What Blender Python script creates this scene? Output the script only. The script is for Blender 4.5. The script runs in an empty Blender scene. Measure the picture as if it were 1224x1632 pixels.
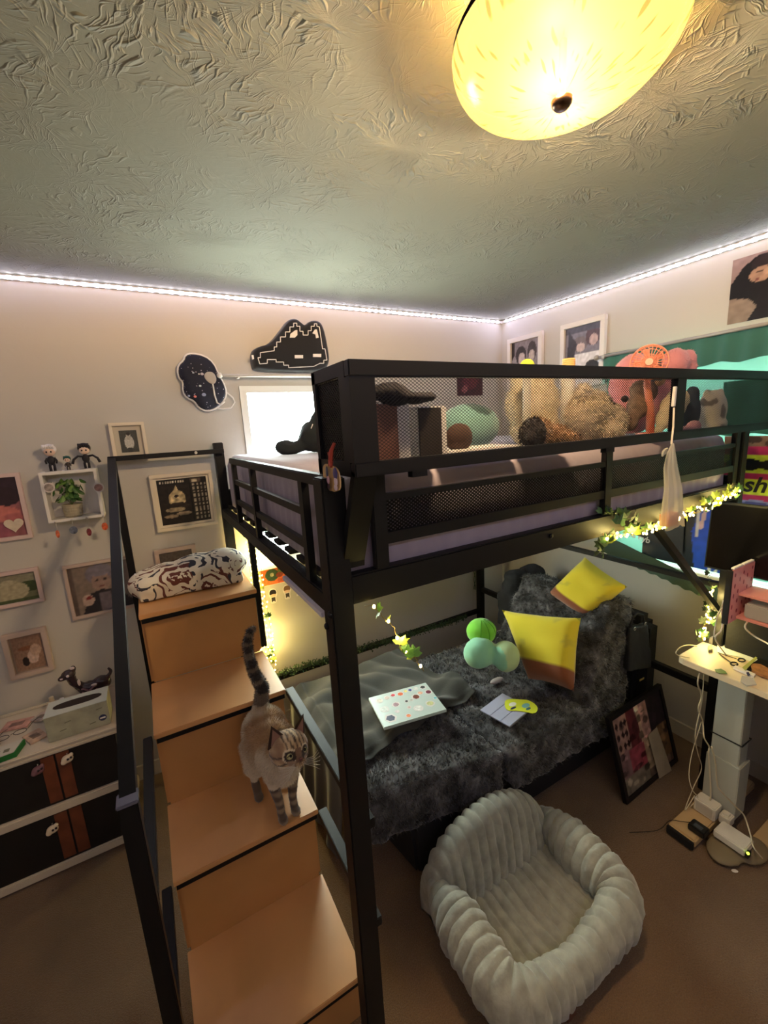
import bpy, bmesh, math, random
import numpy as np
from mathutils import Vector, Matrix, noise
random.seed(7)
rnd = random.uniform
S = bpy.context.scene
COL = S.collection
# ------------------------------------------------------------------ camera
CAM = Vector((-2.34428, -2.35795, 1.75))
FPX = 676.094
ROT = ((0.868252, -0.492932, -0.056177), (-0.144852, -0.143573, -0.978981), (0.474506, 0.85814, -0.19606))
def at(u, v, ax, val):
    """point of the room seen at (u, v) on the real plane x|y|z = val"""
    q = ((u-612)/FPX, (v-816)/FPX, 1.0)
    d = Vector([sum(ROT[r][c]*q[r] for r in range(3)) for c in range(3)])
    i = 'xyz'.index(ax)
    return CAM + d*((val-CAM[i])/d[i])
cd = bpy.data.cameras.new('camera'); cam = bpy.data.objects.new('camera', cd); COL.objects.link(cam)
r, d, f = [Vector(x) for x in ROT]
mw = Matrix((r, -d, -f)).transposed().to_4x4(); mw.translation = CAM
cam.matrix_world = mw
cd.sensor_fit = 'VERTICAL'; cd.sensor_height = 24; cd.sensor_width = 18
cd.lens = 24*FPX/1632; cd.clip_start = .02
S.camera = cam
# ------------------------------------------------------------------ light and exposure
S.view_settings.view_transform = 'Standard'; S.view_settings.look = 'None'
S.view_settings.gamma = 1; S.view_settings.use_curve_mapping = False
S.view_settings.exposure = -0.13
W = bpy.data.worlds.new('sky'); S.world = W; W.use_nodes = True
bg = W.node_tree.nodes['Background']; bg.inputs[0].default_value = (.90, 1, .97, 1); bg.inputs[1].default_value = 48.0
def area(name, loc, target, sx, sy, power, col, spread=180):
    l = bpy.data.lights.new(name, 'AREA'); l.shape = 'RECTANGLE'; l.size = sx; l.size_y = sy
    l.energy = power; l.color = col; l.spread = math.radians(spread)
    o = bpy.data.objects.new(name, l); COL.objects.link(o); o.location = loc
    z = -(Vector(target)-Vector(loc)).normalized()
    x = Vector((1, 0, 0)) if abs(Vector(loc)[1]+.03) < .5 or abs(Vector(loc)[1]) > 3 else Vector((0, 1, 0))
    if sx < sy: x = z.cross(x)
    y = z.cross(x).normalized(); x = y.cross(z).normalized()
    m = Matrix((x, y, z)).transposed().to_4x4(); m.translation = loc; o.matrix_world = m
    return o
def portal(name, loc, target, sx, sy):
    o = area(name, loc, target, sx, sy, 1, (1, 1, 1)); o.data.cycles.is_portal = True
LEDC = (.62, .62, 1.0)
area('led_light', (-1.8, -.035, 2.415), (-1.8, -.5, 1.9), 3.5, .012, 2.6, LEDC)
area('led_light', (-.035, -1.7, 2.415), (-.5, -1.7, 1.9), 3.3, .012, 2.6, LEDC)
area('led_light', (-1.8, -3.365, 2.415), (-1.8, -2.6, 1.6), 3.5, .012, 8, LEDC)
area('led_light', (-3.565, -1.7, 2.415), (-3.1, -1.7, 1.9), 3.3, .012, 2, LEDC)
portal('window_portal', (-1.55, .07, 1.52), (-1.55, -1, 1.52), .6, .95)
portal('window_portal', (.07, -1.6, 1.50), (-1, -1.6, 1.50), .95, 1.0)
# ------------------------------------------------------------------ materials
def lin(c):
    return tuple(((x/255)/12.92 if x/255 <= .04045 else ((x/255+.055)/1.055)**2.4) for x in c)
_m = {}
def mat(name, rgb=(128, 128, 128), rough=.6, metal=0, nz=None, bump=None, attr=False, emit=None, trans=0, alpha=1, sheen=0, spec=.5, coat=0):
    if name in _m: return _m[name]
    m = bpy.data.materials.new(name); m.use_nodes = True; nt = m.node_tree; N = nt.nodes; L = nt.links
    b = N['Principled BSDF']; c = lin(rgb)
    b.inputs['Base Color'].default_value = (*c, 1); b.inputs['Roughness'].default_value = rough
    b.inputs['Metallic'].default_value = metal; b.inputs['Specular IOR Level'].default_value = spec
    b.inputs['Transmission Weight'].default_value = trans; b.inputs['Alpha'].default_value = alpha
    b.inputs['Sheen Weight'].default_value = sheen; b.inputs['Coat Weight'].default_value = coat
    tc = N.new('ShaderNodeTexCoord')
    src = None
    if attr:
        a = N.new('ShaderNodeAttribute'); a.attribute_name = 'Col'; src = a.outputs['Color']
        L.new(src, b.inputs['Base Color'])
    if nz:
        n = N.new('ShaderNodeTexNoise'); n.inputs['Scale'].default_value = nz[0]; n.inputs['Detail'].default_value = 5
        L.new(tc.outputs['Object'], n.inputs['Vector'])
        rp = N.new('ShaderNodeMapRange'); rp.inputs['From Min'].default_value = .3; rp.inputs['From Max'].default_value = .7
        rp.inputs['To Min'].default_value = 1-nz[1]; rp.inputs['To Max'].default_value = 1+nz[1]
        L.new(n.outputs['Fac'], rp.inputs['Value'])
        mx = N.new('ShaderNodeVectorMath'); mx.operation = 'SCALE'
        if src: L.new(src, mx.inputs[0])
        else: mx.inputs[0].default_value = c
        L.new(rp.outputs['Result'], mx.inputs['Scale']); L.new(mx.outputs[0], b.inputs['Base Color'])
    if bump:
        n = N.new('ShaderNodeTexNoise'); n.inputs['Scale'].default_value = bump[0]; n.inputs['Detail'].default_value = 6
        L.new(tc.outputs['Object'], n.inputs['Vector'])
        bp = N.new('ShaderNodeBump'); bp.inputs['Strength'].default_value = bump[1]; bp.inputs['Distance'].default_value = bump[2] if len(bump) > 2 else .003
        L.new(n.outputs['Fac'], bp.inputs['Height']); L.new(bp.outputs[0], b.inputs['Normal'])
    if emit:
        b.inputs['Emission Color'].default_value = (*lin(emit[0]), 1); b.inputs['Emission Strength'].default_value = emit[1]
    _m[name] = m; return m
wallm = mat('wall_paint', (196, 192, 184), .85, bump=(60, .25, .002))
black = mat('black_metal', (13, 13, 14), .5, spec=.28, nz=(30, .15), bump=(300, .1, .0005))
wood = mat('tread_wood', (208, 154, 100), .38, nz=(6, .06), spec=.4)
woodd = mat('riser_wood', (188, 136, 82), .5, nz=(6, .06))
white = mat('white_plastic', (226, 222, 214), .45)
white2 = mat('white_frame', (232, 228, 224), .5)
vcol = mat('printed_colour', attr=True, rough=.35)
vsoft = mat('plush_colour', attr=True, rough=.95, sheen=.4, bump=(400, .4, .002))
pic = mat('photo_print', attr=True, rough=.3, spec=.4)
# ------------------------------------------------------------------ helpers
def wloc(o):
    v = Vector((0, 0, 0))
    while o: v += o.location; o = o.parent
    return v
class MB:
    def __init__(s): s.v = []; s.f = []
    def add(s, vs, fs):
        k = len(s.v); s.v += [tuple(a) for a in vs]; s.f += [tuple(k+i for i in q) for q in fs]; return s
    def box(s, x0, y0, z0, x1, y1, z1):
        return s.add([(x, y, z) for z in (z0, z1) for y in (y0, y1) for x in (x0, x1)],
            [(0, 2, 3, 1), (4, 5, 7, 6), (0, 1, 5, 4), (2, 6, 7, 3), (0, 4, 6, 2), (1, 3, 7, 5)])
    def hexa(s, p):  # 8 points, bottom 4 ccw then top 4
        return s.add(p, [(3, 2, 1, 0), (4, 5, 6, 7), (0, 1, 5, 4), (1, 2, 6, 5), (2, 3, 7, 6), (3, 0, 4, 7)])
    def bar(s, p, q, w, h, up=(0, 0, 1)):
        p = Vector(p); q = Vector(q); d = (q-p).normalized(); a = d.cross(Vector(up))
        if a.length < 1e-4: a = d.cross(Vector((0, 1, 0)))
        a.normalize(); b = a.cross(d)
        a *= w/2; b *= h/2
        return s.hexa([p-a-b, p+a-b, q+a-b, q-a-b, p-a+b, p+a+b, q+a+b, q-a+b])
    def tube(s, pts, r, n=8, caps=True):
        pts = [Vector(p) for p in pts]; k = len(pts); R = r if hasattr(r, '__len__') else [r]*k
        vs = []; ref = None
        for i, p in enumerate(pts):
            t = (pts[min(i+1, k-1)]-pts[max(i-1, 0)]).normalized()
            if ref is None:
                ref = t.orthogonal().normalized()
            a = (ref-t*ref.dot(t)); a = a.normalized() if a.length > 1e-5 else t.orthogonal().normalized(); ref = a
            b = t.cross(a)
            for j in range(n):
                g = 2*math.pi*j/n; vs.append(p+(a*math.cos(g)+b*math.sin(g))*R[i])
        fs = [(i*n+j, i*n+(j+1) % n, (i+1)*n+(j+1) % n, (i+1)*n+j) for i in range(k-1) for j in range(n)]
        if caps: fs += [tuple(range(n))[::-1], tuple((k-1)*n+j for j in range(n))]
        return s.add(vs, fs)
    def cyl(s, p, q, r, n=16, r2=None): return s.tube([p, q], [r, r if r2 is None else r2], n)
    def ell(s, c, rad, rot=(0, 0, 0), nu=16, nv=10):
        M = Matrix.Rotation(rot[2], 3, 'Z') @ Matrix.Rotation(rot[1], 3, 'Y') @ Matrix.Rotation(rot[0], 3, 'X')
        c = Vector(c); vs = [c+M@Vector((0, 0, -rad[2]))]
        for i in range(1, nv):
            t = -math.pi/2+math.pi*i/nv
            for j in range(nu):
                g = 2*math.pi*j/nu
                vs.append(c+M@Vector((rad[0]*math.cos(t)*math.cos(g), rad[1]*math.cos(t)*math.sin(g), rad[2]*math.sin(t))))
        vs.append(c+M@Vector((0, 0, rad[2]))); e = len(vs)-1
        fs = [(0, 1+(j+1) % nu, 1+j) for j in range(nu)]
        fs += [(1+i*nu+j, 1+i*nu+(j+1) % nu, 1+(i+1)*nu+(j+1) % nu, 1+(i+1)*nu+j) for i in range(nv-2) for j in range(nu)]
        fs += [(e, e-nu+j, e-nu+(j+1) % nu) for j in range(nu)]
        return s.add(vs, fs)
    def lathe(s, prof, c, n=32):
        c = Vector(c); k = len(prof)
        vs = [c+Vector((r*math.cos(2*math.pi*j/n), r*math.sin(2*math.pi*j/n), z)) for r, z in prof for j in range(n)]
        fs = [(i*n+j, i*n+(j+1) % n, (i+1)*n+(j+1) % n, (i+1)*n+j) for i in range(k-1) for j in range(n)]
        return s.add(vs, fs)
    def prism(s, poly, o, ux, uy, th):
        o = Vector(o); ux = Vector(ux); uy = Vector(uy); n = ux.cross(uy).normalized()*th; k = len(poly)
        a = [o+ux*p[0]+uy*p[1] for p in poly]
        return s.add(a+[p+n for p in a], [tuple(range(k))[::-1], tuple(range(k, 2*k))]+[(i, (i+1) % k, k+(i+1) % k, k+i) for i in range(k)])
    def build(s, name, m, parent=None, smooth=False, bevel=0, base=None, recentre=True):
        v = np.array([tuple(a) for a in s.v], float)
        if parent is not None: off = np.array(wloc(parent))
        elif recentre:
            off = np.array([(v[:, 0].min()+v[:, 0].max())/2, (v[:, 1].min()+v[:, 1].max())/2, v[:, 2].min()])
        else: off = np.zeros(3)
        me = bpy.data.meshes.new(name); me.from_pydata((v-off).tolist(), [], s.f)
        if bevel:
            bm = bmesh.new(); bm.from_mesh(me)
            bmesh.ops.bevel(bm, geom=bm.edges[:], offset=bevel, segments=2, affect='EDGES', clamp_overlap=True)
            bm.to_mesh(me); bm.free()
        me.materials.append(m)
        if smooth: me.shade_smooth()
        if bevel and not smooth: me.shade_flat()
        me.update()
        o = bpy.data.objects.new(name, me); COL.objects.link(o)
        if parent is not None: o.parent = parent
        else: o.location = off.tolist()
        return o
def tag(o, label=None, cat=None, group=None, kind=None):
    for k, x in (('label', label), ('category', cat), ('group', group), ('kind', kind)):
        if x: o[k] = x
    return o
def thing(name, loc, label, cat, group=None):
    o = bpy.data.objects.new(name, None); COL.objects.link(o); o.location = loc; o.empty_display_size = .05
    return tag(o, label, cat, group)
def box(name, m, parent, *a, **k): return MB().box(*a).build(name, m, parent, **k)
def setcol(o, fn):
    me = o.data; n = len(me.vertices); co = np.empty(n*3); me.vertices.foreach_get('co', co); co = co.reshape(-1, 3)+np.array(wloc(o))
    ca = me.color_attributes.new('Col', 'FLOAT_COLOR', 'POINT')
    arr = np.ones((n, 4)); arr[:, :3] = [lin(fn(Vector(c))) for c in co]
    ca.data.foreach_set('color', arr.ravel())
def remesh(mb, name, m, parent=None, voxel=.01, smooth=4, disp=None, col=None, kind='V'):
    t = mb.build('tmp', m, None, recentre=False)
    md = t.modifiers.new('r', 'REMESH'); md.mode = 'VOXEL'; md.voxel_size = voxel; md.use_smooth_shade = True
    if smooth:
        sm = t.modifiers.new('s', 'SMOOTH'); sm.factor = .5; sm.iterations = smooth
    dg = bpy.context.evaluated_depsgraph_get(); me = bpy.data.meshes.new_from_object(t.evaluated_get(dg))
    old = t.data; bpy.data.objects.remove(t); bpy.data.meshes.remove(old)
    n = len(me.vertices); co = np.empty(n*3); me.vertices.foreach_get('co', co); co = co.reshape(-1, 3)
    if disp:
        no = np.empty(n*3); me.vertices.foreach_get('normal', no); no = no.reshape(-1, 3)
        co = np.array([np.array(c)+np.array(q)*disp(Vector(c), Vector(q)) for c, q in zip(co, no)])
    if parent is not None: off = np.array(wloc(parent))
    else: off = np.array([(co[:, 0].min()+co[:, 0].max())/2, (co[:, 1].min()+co[:, 1].max())/2, co[:, 2].min()])
    me.vertices.foreach_set('co', (co-off).ravel()); me.update(); me.name = name
    me.materials.clear(); me.materials.append(m); me.shade_smooth()
    o = bpy.data.objects.new(name, me); COL.objects.link(o)
    if parent is not None: o.parent = parent
    else: o.location = off.tolist()
    if col: setcol(o, col)
    return o
def fur(src, name, m, parent, n, length, width, lean=(0, 0, -.3), keep=None, jitter=.5):
    """short tufts rooted on the surface of src, one joined mesh"""
    me = src.data; off = np.array(wloc(src))
    me.calc_loop_triangles(); tri = me.loop_triangles; V = me.vertices
    ar = np.array([t.area for t in tri]); ar = ar/ar.sum()
    idx = np.random.RandomState(3).choice(len(tri), n, p=ar); rs = random.Random(5)
    vs = []; fs = []; cols = []
    ca = me.color_attributes.get('Col')
    L = Vector(lean)
    for i in idx:
        t = tri[i]; a, b = rs.random(), rs.random()
        if a+b > 1: a, b = 1-a, 1-b
        p0, p1, p2 = [V[k].co for k in t.vertices]
        p = p0+(p1-p0)*a+(p2-p0)*b
        nn = Vector(t.normal)
        wp = p+Vector(off)
        if keep and not keep(wp, nn): continue
        d = (nn+L+Vector((rs.uniform(-1, 1), rs.uniform(-1, 1), rs.uniform(-1, 1)))*jitter).normalized()
        s = d.orthogonal().normalized(); s = Matrix.Rotation(rs.uniform(0, 6.28), 3, d)@s
        l = length*rs.uniform(.6, 1.3); w = width/2
        k = len(vs); q = wp-nn*.001
        vs += [q-s*w, q+s*w, q+d*l*.6+s*w*.7, q+d*l]; fs += [(k, k+1, k+2), (k, k+2, k+3)]
        if ca:
            c = ca.data[t.vertices[0]].color; g = rs.uniform(.8, 1.2)
            cols += [(c[0]*g, c[1]*g, c[2]*g, 1)]*4
    mb = MB(); mb.v = vs; mb.f = fs
    o = mb.build(name, m, parent); o['kind'] = 'stuff'
    if ca:
        c2 = o.data.color_attributes.new('Col', 'FLOAT_COLOR', 'POINT'); c2.data.foreach_set('color', np.array(cols).ravel())
    return o
def inpoly(u, v, P):
    r = False; j = len(P)-1
    for i in range(len(P)):
        if (P[i][1] > v) != (P[j][1] > v) and u < (P[j][0]-P[i][0])*(v-P[i][1])/(P[j][1]-P[i][1])+P[i][0]: r = not r
        j = i
    return r
def paint(name, parent, o, ux, uy, layers, nx=40, ny=40, m=None, bg_=(200, 200, 200), nzz=0, th=None, lift=.0):
    """flat print: a grid whose points carry the colours of the printed shapes"""
    o = Vector(o); ux = Vector(ux); uy = Vector(uy)
    vs = []; cs = []
    for j in range(ny+1):
        for i in range(nx+1):
            u, v = i/nx, j/ny; c = bg_(u, v) if callable(bg_) else bg_
            for l in layers:
                k = l[0]
                if k == 'r': h = l[1] <= u <= l[3] and l[2] <= v <= l[4]
                elif k == 'e': h = ((u-l[1])/l[3])**2+((v-l[2])/l[4])**2 <= 1
                else: h = inpoly(u, v, l[1])
                if h: c = l[-1]
            if nzz:
                g = 1+nzz*noise.noise(Vector((u*14, v*14, len(layers))))
                c = tuple(min(255, max(0, x*g)) for x in c)
            vs.append(o+ux*u+uy*v); cs.append((*lin(c), 1))
    fs = [(j*(nx+1)+i, j*(nx+1)+i+1, (j+1)*(nx+1)+i+1, (j+1)*(nx+1)+i) for j in range(ny) for i in range(nx)]
    mb = MB(); mb.v = vs; mb.f = fs
    ob = mb.build(name, m or pic, parent)
    ca = ob.data.color_attributes.new('Col', 'FLOAT_COLOR', 'POINT'); ca.data.foreach_set('color', np.array(cs).ravel())
    return ob
def text(s, name, m, parent, o, ux, uy, size, depth=.0006, shear=0):
    cu = bpy.data.curves.new(name, 'FONT'); cu.body = s; cu.size = size; cu.extrude = depth; cu.shear = shear; cu.offset = size*.02
    t = bpy.data.objects.new('t', cu); COL.objects.link(t)
    me = bpy.data.meshes.new_from_object(t.evaluated_get(bpy.context.evaluated_depsgraph_get())); bpy.data.objects.remove(t)
    ux = Vector(ux).normalized(); uy = Vector(uy).normalized(); n = ux.cross(uy)
    M = Matrix((ux, uy, n)).transposed().to_4x4(); M.translation = Vector(o)-(wloc(parent) if parent else Vector())
    me.transform(M); me.materials.clear(); me.materials.append(m)
    ob = bpy.data.objects.new(name, me); COL.objects.link(ob); ob.parent = parent
    return ob
def clone(o, parent=None, loc=None, rot=None, scale=None, label=None):
    c = o.copy(); COL.objects.link(c)
    if parent: c.parent = parent
    if loc is not None: c.location = loc
    if rot is not None: c.rotation_euler = rot
    if scale is not None: c.scale = (scale,)*3
    if label: c['label'] = label
    for ch in list(o.children): clone(ch, c)
    return c
def fbm(p, s, o=3): return noise.fractal(p*s, 1.0, 2.0, o)
# ------------------------------------------------------------------ the room
X0, Y0, H = -3.6, -3.4, 2.44
def struct(o): o['kind'] = 'structure'; return o
def wallmesh(name, axis, c, a0, a1, holes, t):
    """wall at axis=c from a0..a1 with window openings [(h0,h1,z0,z1)], thickness t outward"""
    mb = MB(); xs = [a0, a1]
    def slab(p0, p1, z0, z1):
        if axis == 'y': mb.box(p0, min(c, c+t), z0, p1, max(c, c+t), z1)
        else: mb.box(min(c, c+t), p0, z0, max(c, c+t), p1, z1)
    cur = a0
    for h0, h1, z0, z1 in holes:
        slab(cur, h0, 0, H); slab(h0, h1, 0, z0); slab(h0, h1, z1, H); cur = h1
    slab(cur, a1, 0, H)
    return struct(mb.build(name, wallm))
WA = (-1.86, -1.25, 1.03, 2.0)      # window of the back wall
WB = (-2.05, -.90, .96, 2.0)        # window of the right wall
wallmesh('wall_back', 'y', 0, X0-.1, .1, [WA], .1)
wallmesh('wall_right', 'x', 0, Y0, 0, [WB], .1)
wallmesh('wall_left', 'x', X0, Y0, 0, [], -.1)
wallmesh('wall_front', 'y', Y0, X0-.1, .1, [], -.1)
# carpet
cm = mat('carpet', (112, 90, 66), .95, sheen=.3)
nt = cm.node_tree; N = nt.nodes; L = nt.links; b = N['Principled BSDF']; tc = N.new('ShaderNodeTexCoord')
n1 = N.new('ShaderNodeTexNoise'); n1.inputs['Scale'].default_value = 260; n1.inputs['Detail'].default_value = 3
n2 = N.new('ShaderNodeTexNoise'); n2.inputs['Scale'].default_value = 5
L.new(tc.outputs['Object'], n1.inputs['Vector']); L.new(tc.outputs['Object'], n2.inputs['Vector'])
cr = N.new('ShaderNodeValToRGB'); cr.color_ramp.elements[0].position = .3; cr.color_ramp.elements[1].position = .7
cr.color_ramp.elements[0].color = (*lin((86, 64, 40)), 1); cr.color_ramp.elements[1].color = (*lin((128, 100, 68)), 1)
ad = N.new('ShaderNodeMath'); ad.operation = 'MULTIPLY_ADD'; ad.inputs[1].default_value = .35
L.new(n2.outputs['Fac'], ad.inputs[0]); mm = N.new('ShaderNodeMath'); mm.operation = 'MULTIPLY'; mm.inputs[1].default_value = .65
L.new(n1.outputs['Fac'], mm.inputs[0]); L.new(mm.outputs[0], ad.inputs[2]); L.new(ad.outputs[0], cr.inputs['Fac']); L.new(cr.outputs['Color'], b.inputs['Base Color'])
bp = N.new('ShaderNodeBump'); bp.inputs['Strength'].default_value = .8; bp.inputs['Distance'].default_value = .006
L.new(n1.outputs['Fac'], bp.inputs['Height']); L.new(bp.outputs[0], b.inputs['Normal'])
struct(box('floor', cm, None, X0-.1, Y0-.1, -.1, .1, .1, 0))
# ceiling: trowelled plaster with fans of short strokes
cl = mat('ceiling_plaster', (134, 132, 114), .8); nt = cl.node_tree; N = nt.nodes; L = nt.links; b = N['Principled BSDF']
tc = N.new('ShaderNodeTexCoord')
def M2(op, a, b_=None, c_=None):
    n = N.new('ShaderNodeMath'); n.operation = op
    for i, x in enumerate((a, b_, c_)):
        if x is None: continue
        if isinstance(x, (int, float)): n.inputs[i].default_value = x
        else: L.new(x, n.inputs[i])
    return n.outputs[0]
def fans(scale, freq, seedv):
    mp = N.new('ShaderNodeMapping'); mp.inputs['Location'].default_value = (seedv, seedv*1.7, 0); L.new(tc.outputs['Object'], mp.inputs[0])
    wn = N.new('ShaderNodeTexNoise'); wn.inputs['Scale'].default_value = 9; L.new(mp.outputs[0], wn.inputs['Vector'])
    wv = N.new('ShaderNodeVectorMath'); wv.operation = 'MULTIPLY_ADD'; wv.inputs[1].default_value = (.09,)*3; L.new(wn.outputs['Color'], wv.inputs[0]); L.new(mp.outputs[0], wv.inputs[2])
    vo = N.new('ShaderNodeTexVoronoi'); vo.voronoi_dimensions = '2D'; vo.inputs['Scale'].default_value = scale; L.new(wv.outputs[0], vo.inputs['Vector'])
    sb = N.new('ShaderNodeVectorMath'); sb.operation = 'SUBTRACT'; L.new(wv.outputs[0], sb.inputs[0]); L.new(vo.outputs['Position'], sb.inputs[1])
    sx = N.new('ShaderNodeSeparateXYZ'); L.new(sb.outputs[0], sx.inputs[0])
    ang = M2('ARCTAN2', sx.outputs['Y'], sx.outputs['X'])
    cb = N.new('ShaderNodeCombineXYZ'); L.new(M2('MULTIPLY', ang, freq), cb.inputs[0]); L.new(M2('MULTIPLY', vo.outputs['Distance'], 3.2), cb.inputs[1]); L.new(vo.outputs['Color'], cb.inputs[2])
    ns = N.new('ShaderNodeTexNoise'); ns.inputs['Scale'].default_value = 1.0; ns.inputs['Detail'].default_value = 1.5; L.new(cb.outputs[0], ns.inputs['Vector'])
    return M2('MULTIPLY', M2('SMOOTH_MAX', M2('SUBTRACT', ns.outputs['Fac'], .55), 0.0, .03), 5.0)
mk_ = N.new('ShaderNodeTexNoise'); mk_.inputs['Scale'].default_value = 2.6; L.new(tc.outputs['Object'], mk_.inputs['Vector'])
h = M2('MULTIPLY', M2('ADD', fans(4.6, 12.0, 0.3), fans(5.8, 13.0, 4.1)), M2('SMOOTH_MAX', M2('MULTIPLY', M2('SUBTRACT', mk_.outputs['Fac'], .40), 6.0), .05, .1))
gn = N.new('ShaderNodeTexNoise'); gn.inputs['Scale'].default_value = 60; gn.inputs['Detail'].default_value = 4; L.new(tc.outputs['Object'], gn.inputs['Vector'])
hh = M2('MULTIPLY_ADD', gn.outputs['Fac'], .10, h)
bp = N.new('ShaderNodeBump'); bp.inputs['Strength'].default_value = .6; bp.inputs['Distance'].default_value = .008; L.new(hh, bp.inputs['Height']); L.new(bp.outputs[0], b.inputs['Normal'])
struct(box('ceiling', cl, None, X0-.1, Y0-.1, H, .1, .1, H+.1))
# baseboards and window joinery
bb = mat('baseboard', (206, 198, 184), .5)
struct(box('baseboard_back', bb, None, X0, -.012, 0, 0, 0, .08)); struct(box('baseboard_right', bb, None, -.012, Y0, 0, 0, -.012, .08))
glass = mat('window_glass'); gt_ = glass.node_tree; gN = gt_.nodes; gL = gt_.links
for n in list(gN): gN.remove(n)
go = gN.new('ShaderNodeOutputMaterial'); g1 = gN.new('ShaderNodeBsdfTransparent'); g2 = gN.new('ShaderNodeBsdfGlossy'); g3 = gN.new('ShaderNodeMixShader')
g3.inputs[0].default_value = .05; g2.inputs['Roughness'].default_value = .02; g1.inputs[0].default_value = (.95, .97, .95, 1)
gL.new(g1.outputs[0], g3.inputs[1]); gL.new(g2.outputs[0], g3.inputs[2]); gL.new(g3.outputs[0], go.inputs[0])
def window(name, axis, c, a0, a1, z0, z1, split):
    def bx(mb, p0, p1, q0, q1, y0, y1):
        if axis == 'y': mb.box(p0, c+y0, q0, p1, c+y1, q1)
        else: mb.box(c+y0, p0, q0, c+y1, p1, q1)
        return mb
    w = thing(name, ((a0+a1)/2, c, z0) if axis == 'y' else (c, (a0+a1)/2, z0), None, None); w['kind'] = 'structure'
    m = mat('window_vinyl', (232, 234, 228), .4); mb = MB(); t = .035
    bx(mb, a0, a1, z0, z0+t, -.012, .07); bx(mb, a0, a1, z1-t, z1, -.012, .07); bx(mb, a0, a0+t, z0+t, z1-t, -.012, .07); bx(mb, a1-t, a1, z0+t, z1-t, -.012, .07)
    mb.build('window_frame', m, w)
    for s in split: bx(MB(), s-.012, s+.012, z0+t, z1-t, .02, .05).build('mullion', m, w)
    bx(MB(), a0-.03, a1+.03, z0-.025, z0, -.05, .02).build('window_sill', m, w, bevel=.004)
    e = [a0+t]+[s for s in split]+[a1-t]
    for i in range(len(e)-1): bx(MB(), e[i], e[i+1], z0+t, z1-t, .034, .037).build('pane', glass, w)
window('window_1', 'y', 0, *WA, []); window('window_2', 'x', 0, *WB, [-1.47])
# ------------------------------------------------------------------ the loft bed
BL, BR, YN, YF = -2.055, -.27, -1.60, -.03
bed = thing('loft_bed', (BL, YN, 0), 'tall black metal loft bed with mesh basket shelf along its front and dark seat beneath', 'bed')
def beam(name, *a, **k): return box(name, k.pop('m', black), bed, *a, **k)
for x0, x1, y0, y1, z1 in ((-2.058, -2.008, YN, -1.552, 1.66), (-2.03, -1.985, -.075, YF, 1.72), (-.30, -.255, YN+.01, -1.555, 1.66), (-.30, -.255, -.075, YF, 1.66)):
    beam('leg', x0, y0, 0, x1, y1, z1, bevel=.003)
beam('side_rail', -2.008, -1.59, 1.387, -.30, -1.56, 1.452, bevel=.004)       # front beam
beam('side_rail', -1.985, -.06, 1.385, -.30, -.03, 1.478, bevel=.004)
beam('end_rail', -2.03, -1.552, 1.335, -1.995, -.075, 1.385, bevel=.004)
beam('end_rail', -.295, -1.555, 1.385, -.26, -.075, 1.478, bevel=.004)
beam('rear_rail', -1.985, -.06, .325, -.30, -.03, .355, bevel=.003)
beam('end_foot_rail', -.295, -1.555, .50, -.265, -.075, .535, bevel=.003)
beam('end_foot_rail', -.293, -1.555, .995, -.268, -.075, 1.02, bevel=.003)
for k in range(12): beam('slat', -2.0+.05*0, -1.50+k*.122, 1.388, -.30, -1.44+k*.122, 1.402)
MB().box(-2.060, -1.54, 1.355, -2.05, -1.25, 1.366).build('support_strip', mat('pale_strip', (214, 210, 220), .4), bed)
# short-end ladder guard
gt = 1.66
beam('guard_top_rail', -2.035, -1.552, gt-.025, -2.01, -.486, gt, bevel=.003)
for y in (-.50, -.84, -1.38): beam('guard_bar', -2.03, y-.014, 1.385, -2.012, y+.014, gt-.025)
for z in (1.475, 1.56): beam('guard_rail', -2.027, -1.38, z-.01, -2.013, -.50, z+.01)
# long front guard: two mesh panels in rails
for x in (-1.945, -1.165, -.36): beam('guard_bar', x, -1.59, 1.452, x+.033, -1.572, 1.665, bevel=.002)
for z0, z1 in ((1.503, 1.528), (1.598, 1.612)): beam('guard_rail', -1.912, -1.588, z0, -.36, -1.574, z1)
MESHN = [0]
def lattice(name, o, ux, uz, LX, LZ, cell=.0155, ch=.009, w=.0021, dp=.0004):
    """expanded metal: crossing strands clipped to the panel, real strips of metal"""
    o = Vector(o); ux = Vector(ux); uz = Vector(uz); n = ux.cross(uz)
    mb = MB(); sl = ch/cell; hw = w*.5
    for sgn in (1, -1):
        k = -LZ/sl if sgn > 0 else 0.0
        a = k
        end = LX if sgn > 0 else LX+LZ/sl
        while a < end:
            # line: x = a + sgn*t/sl , z = t
            t0, t1 = 0.0, LZ
            if sgn > 0: t0 = max(t0, -a*sl); t1 = min(t1, (LX-a)*sl)
            else: t0 = max(t0, (a-LX)*sl); t1 = min(t1, a*sl)
            if t1-t0 > 1e-4:
                p = o+ux*(a+sgn*t0/sl)+uz*t0; q = o+ux*(a+sgn*t1/sl)+uz*t1
                d = (q-p).normalized(); s_ = n.cross(d).normalized()*hw; nn = n*dp
                mb.hexa([p-s_-nn, p+s_-nn, q+s_-nn, q-s_-nn, p-s_+nn, p+s_+nn, q+s_+nn, q-s_+nn])
            a += cell
    ob = mb.build(name, black, bed); ob['kind'] = 'stuff'; return ob
lattice('mesh_panel', (-1.912, -1.581, 1.528), (1, 0, 0), (0, 0, 1), .747, .07, .011, .008, .0034)
lattice('mesh_panel', (-1.132, -1.581, 1.528), (1, 0, 0), (0, 0, 1), .772, .07, .011, .008, .0034)
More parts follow.
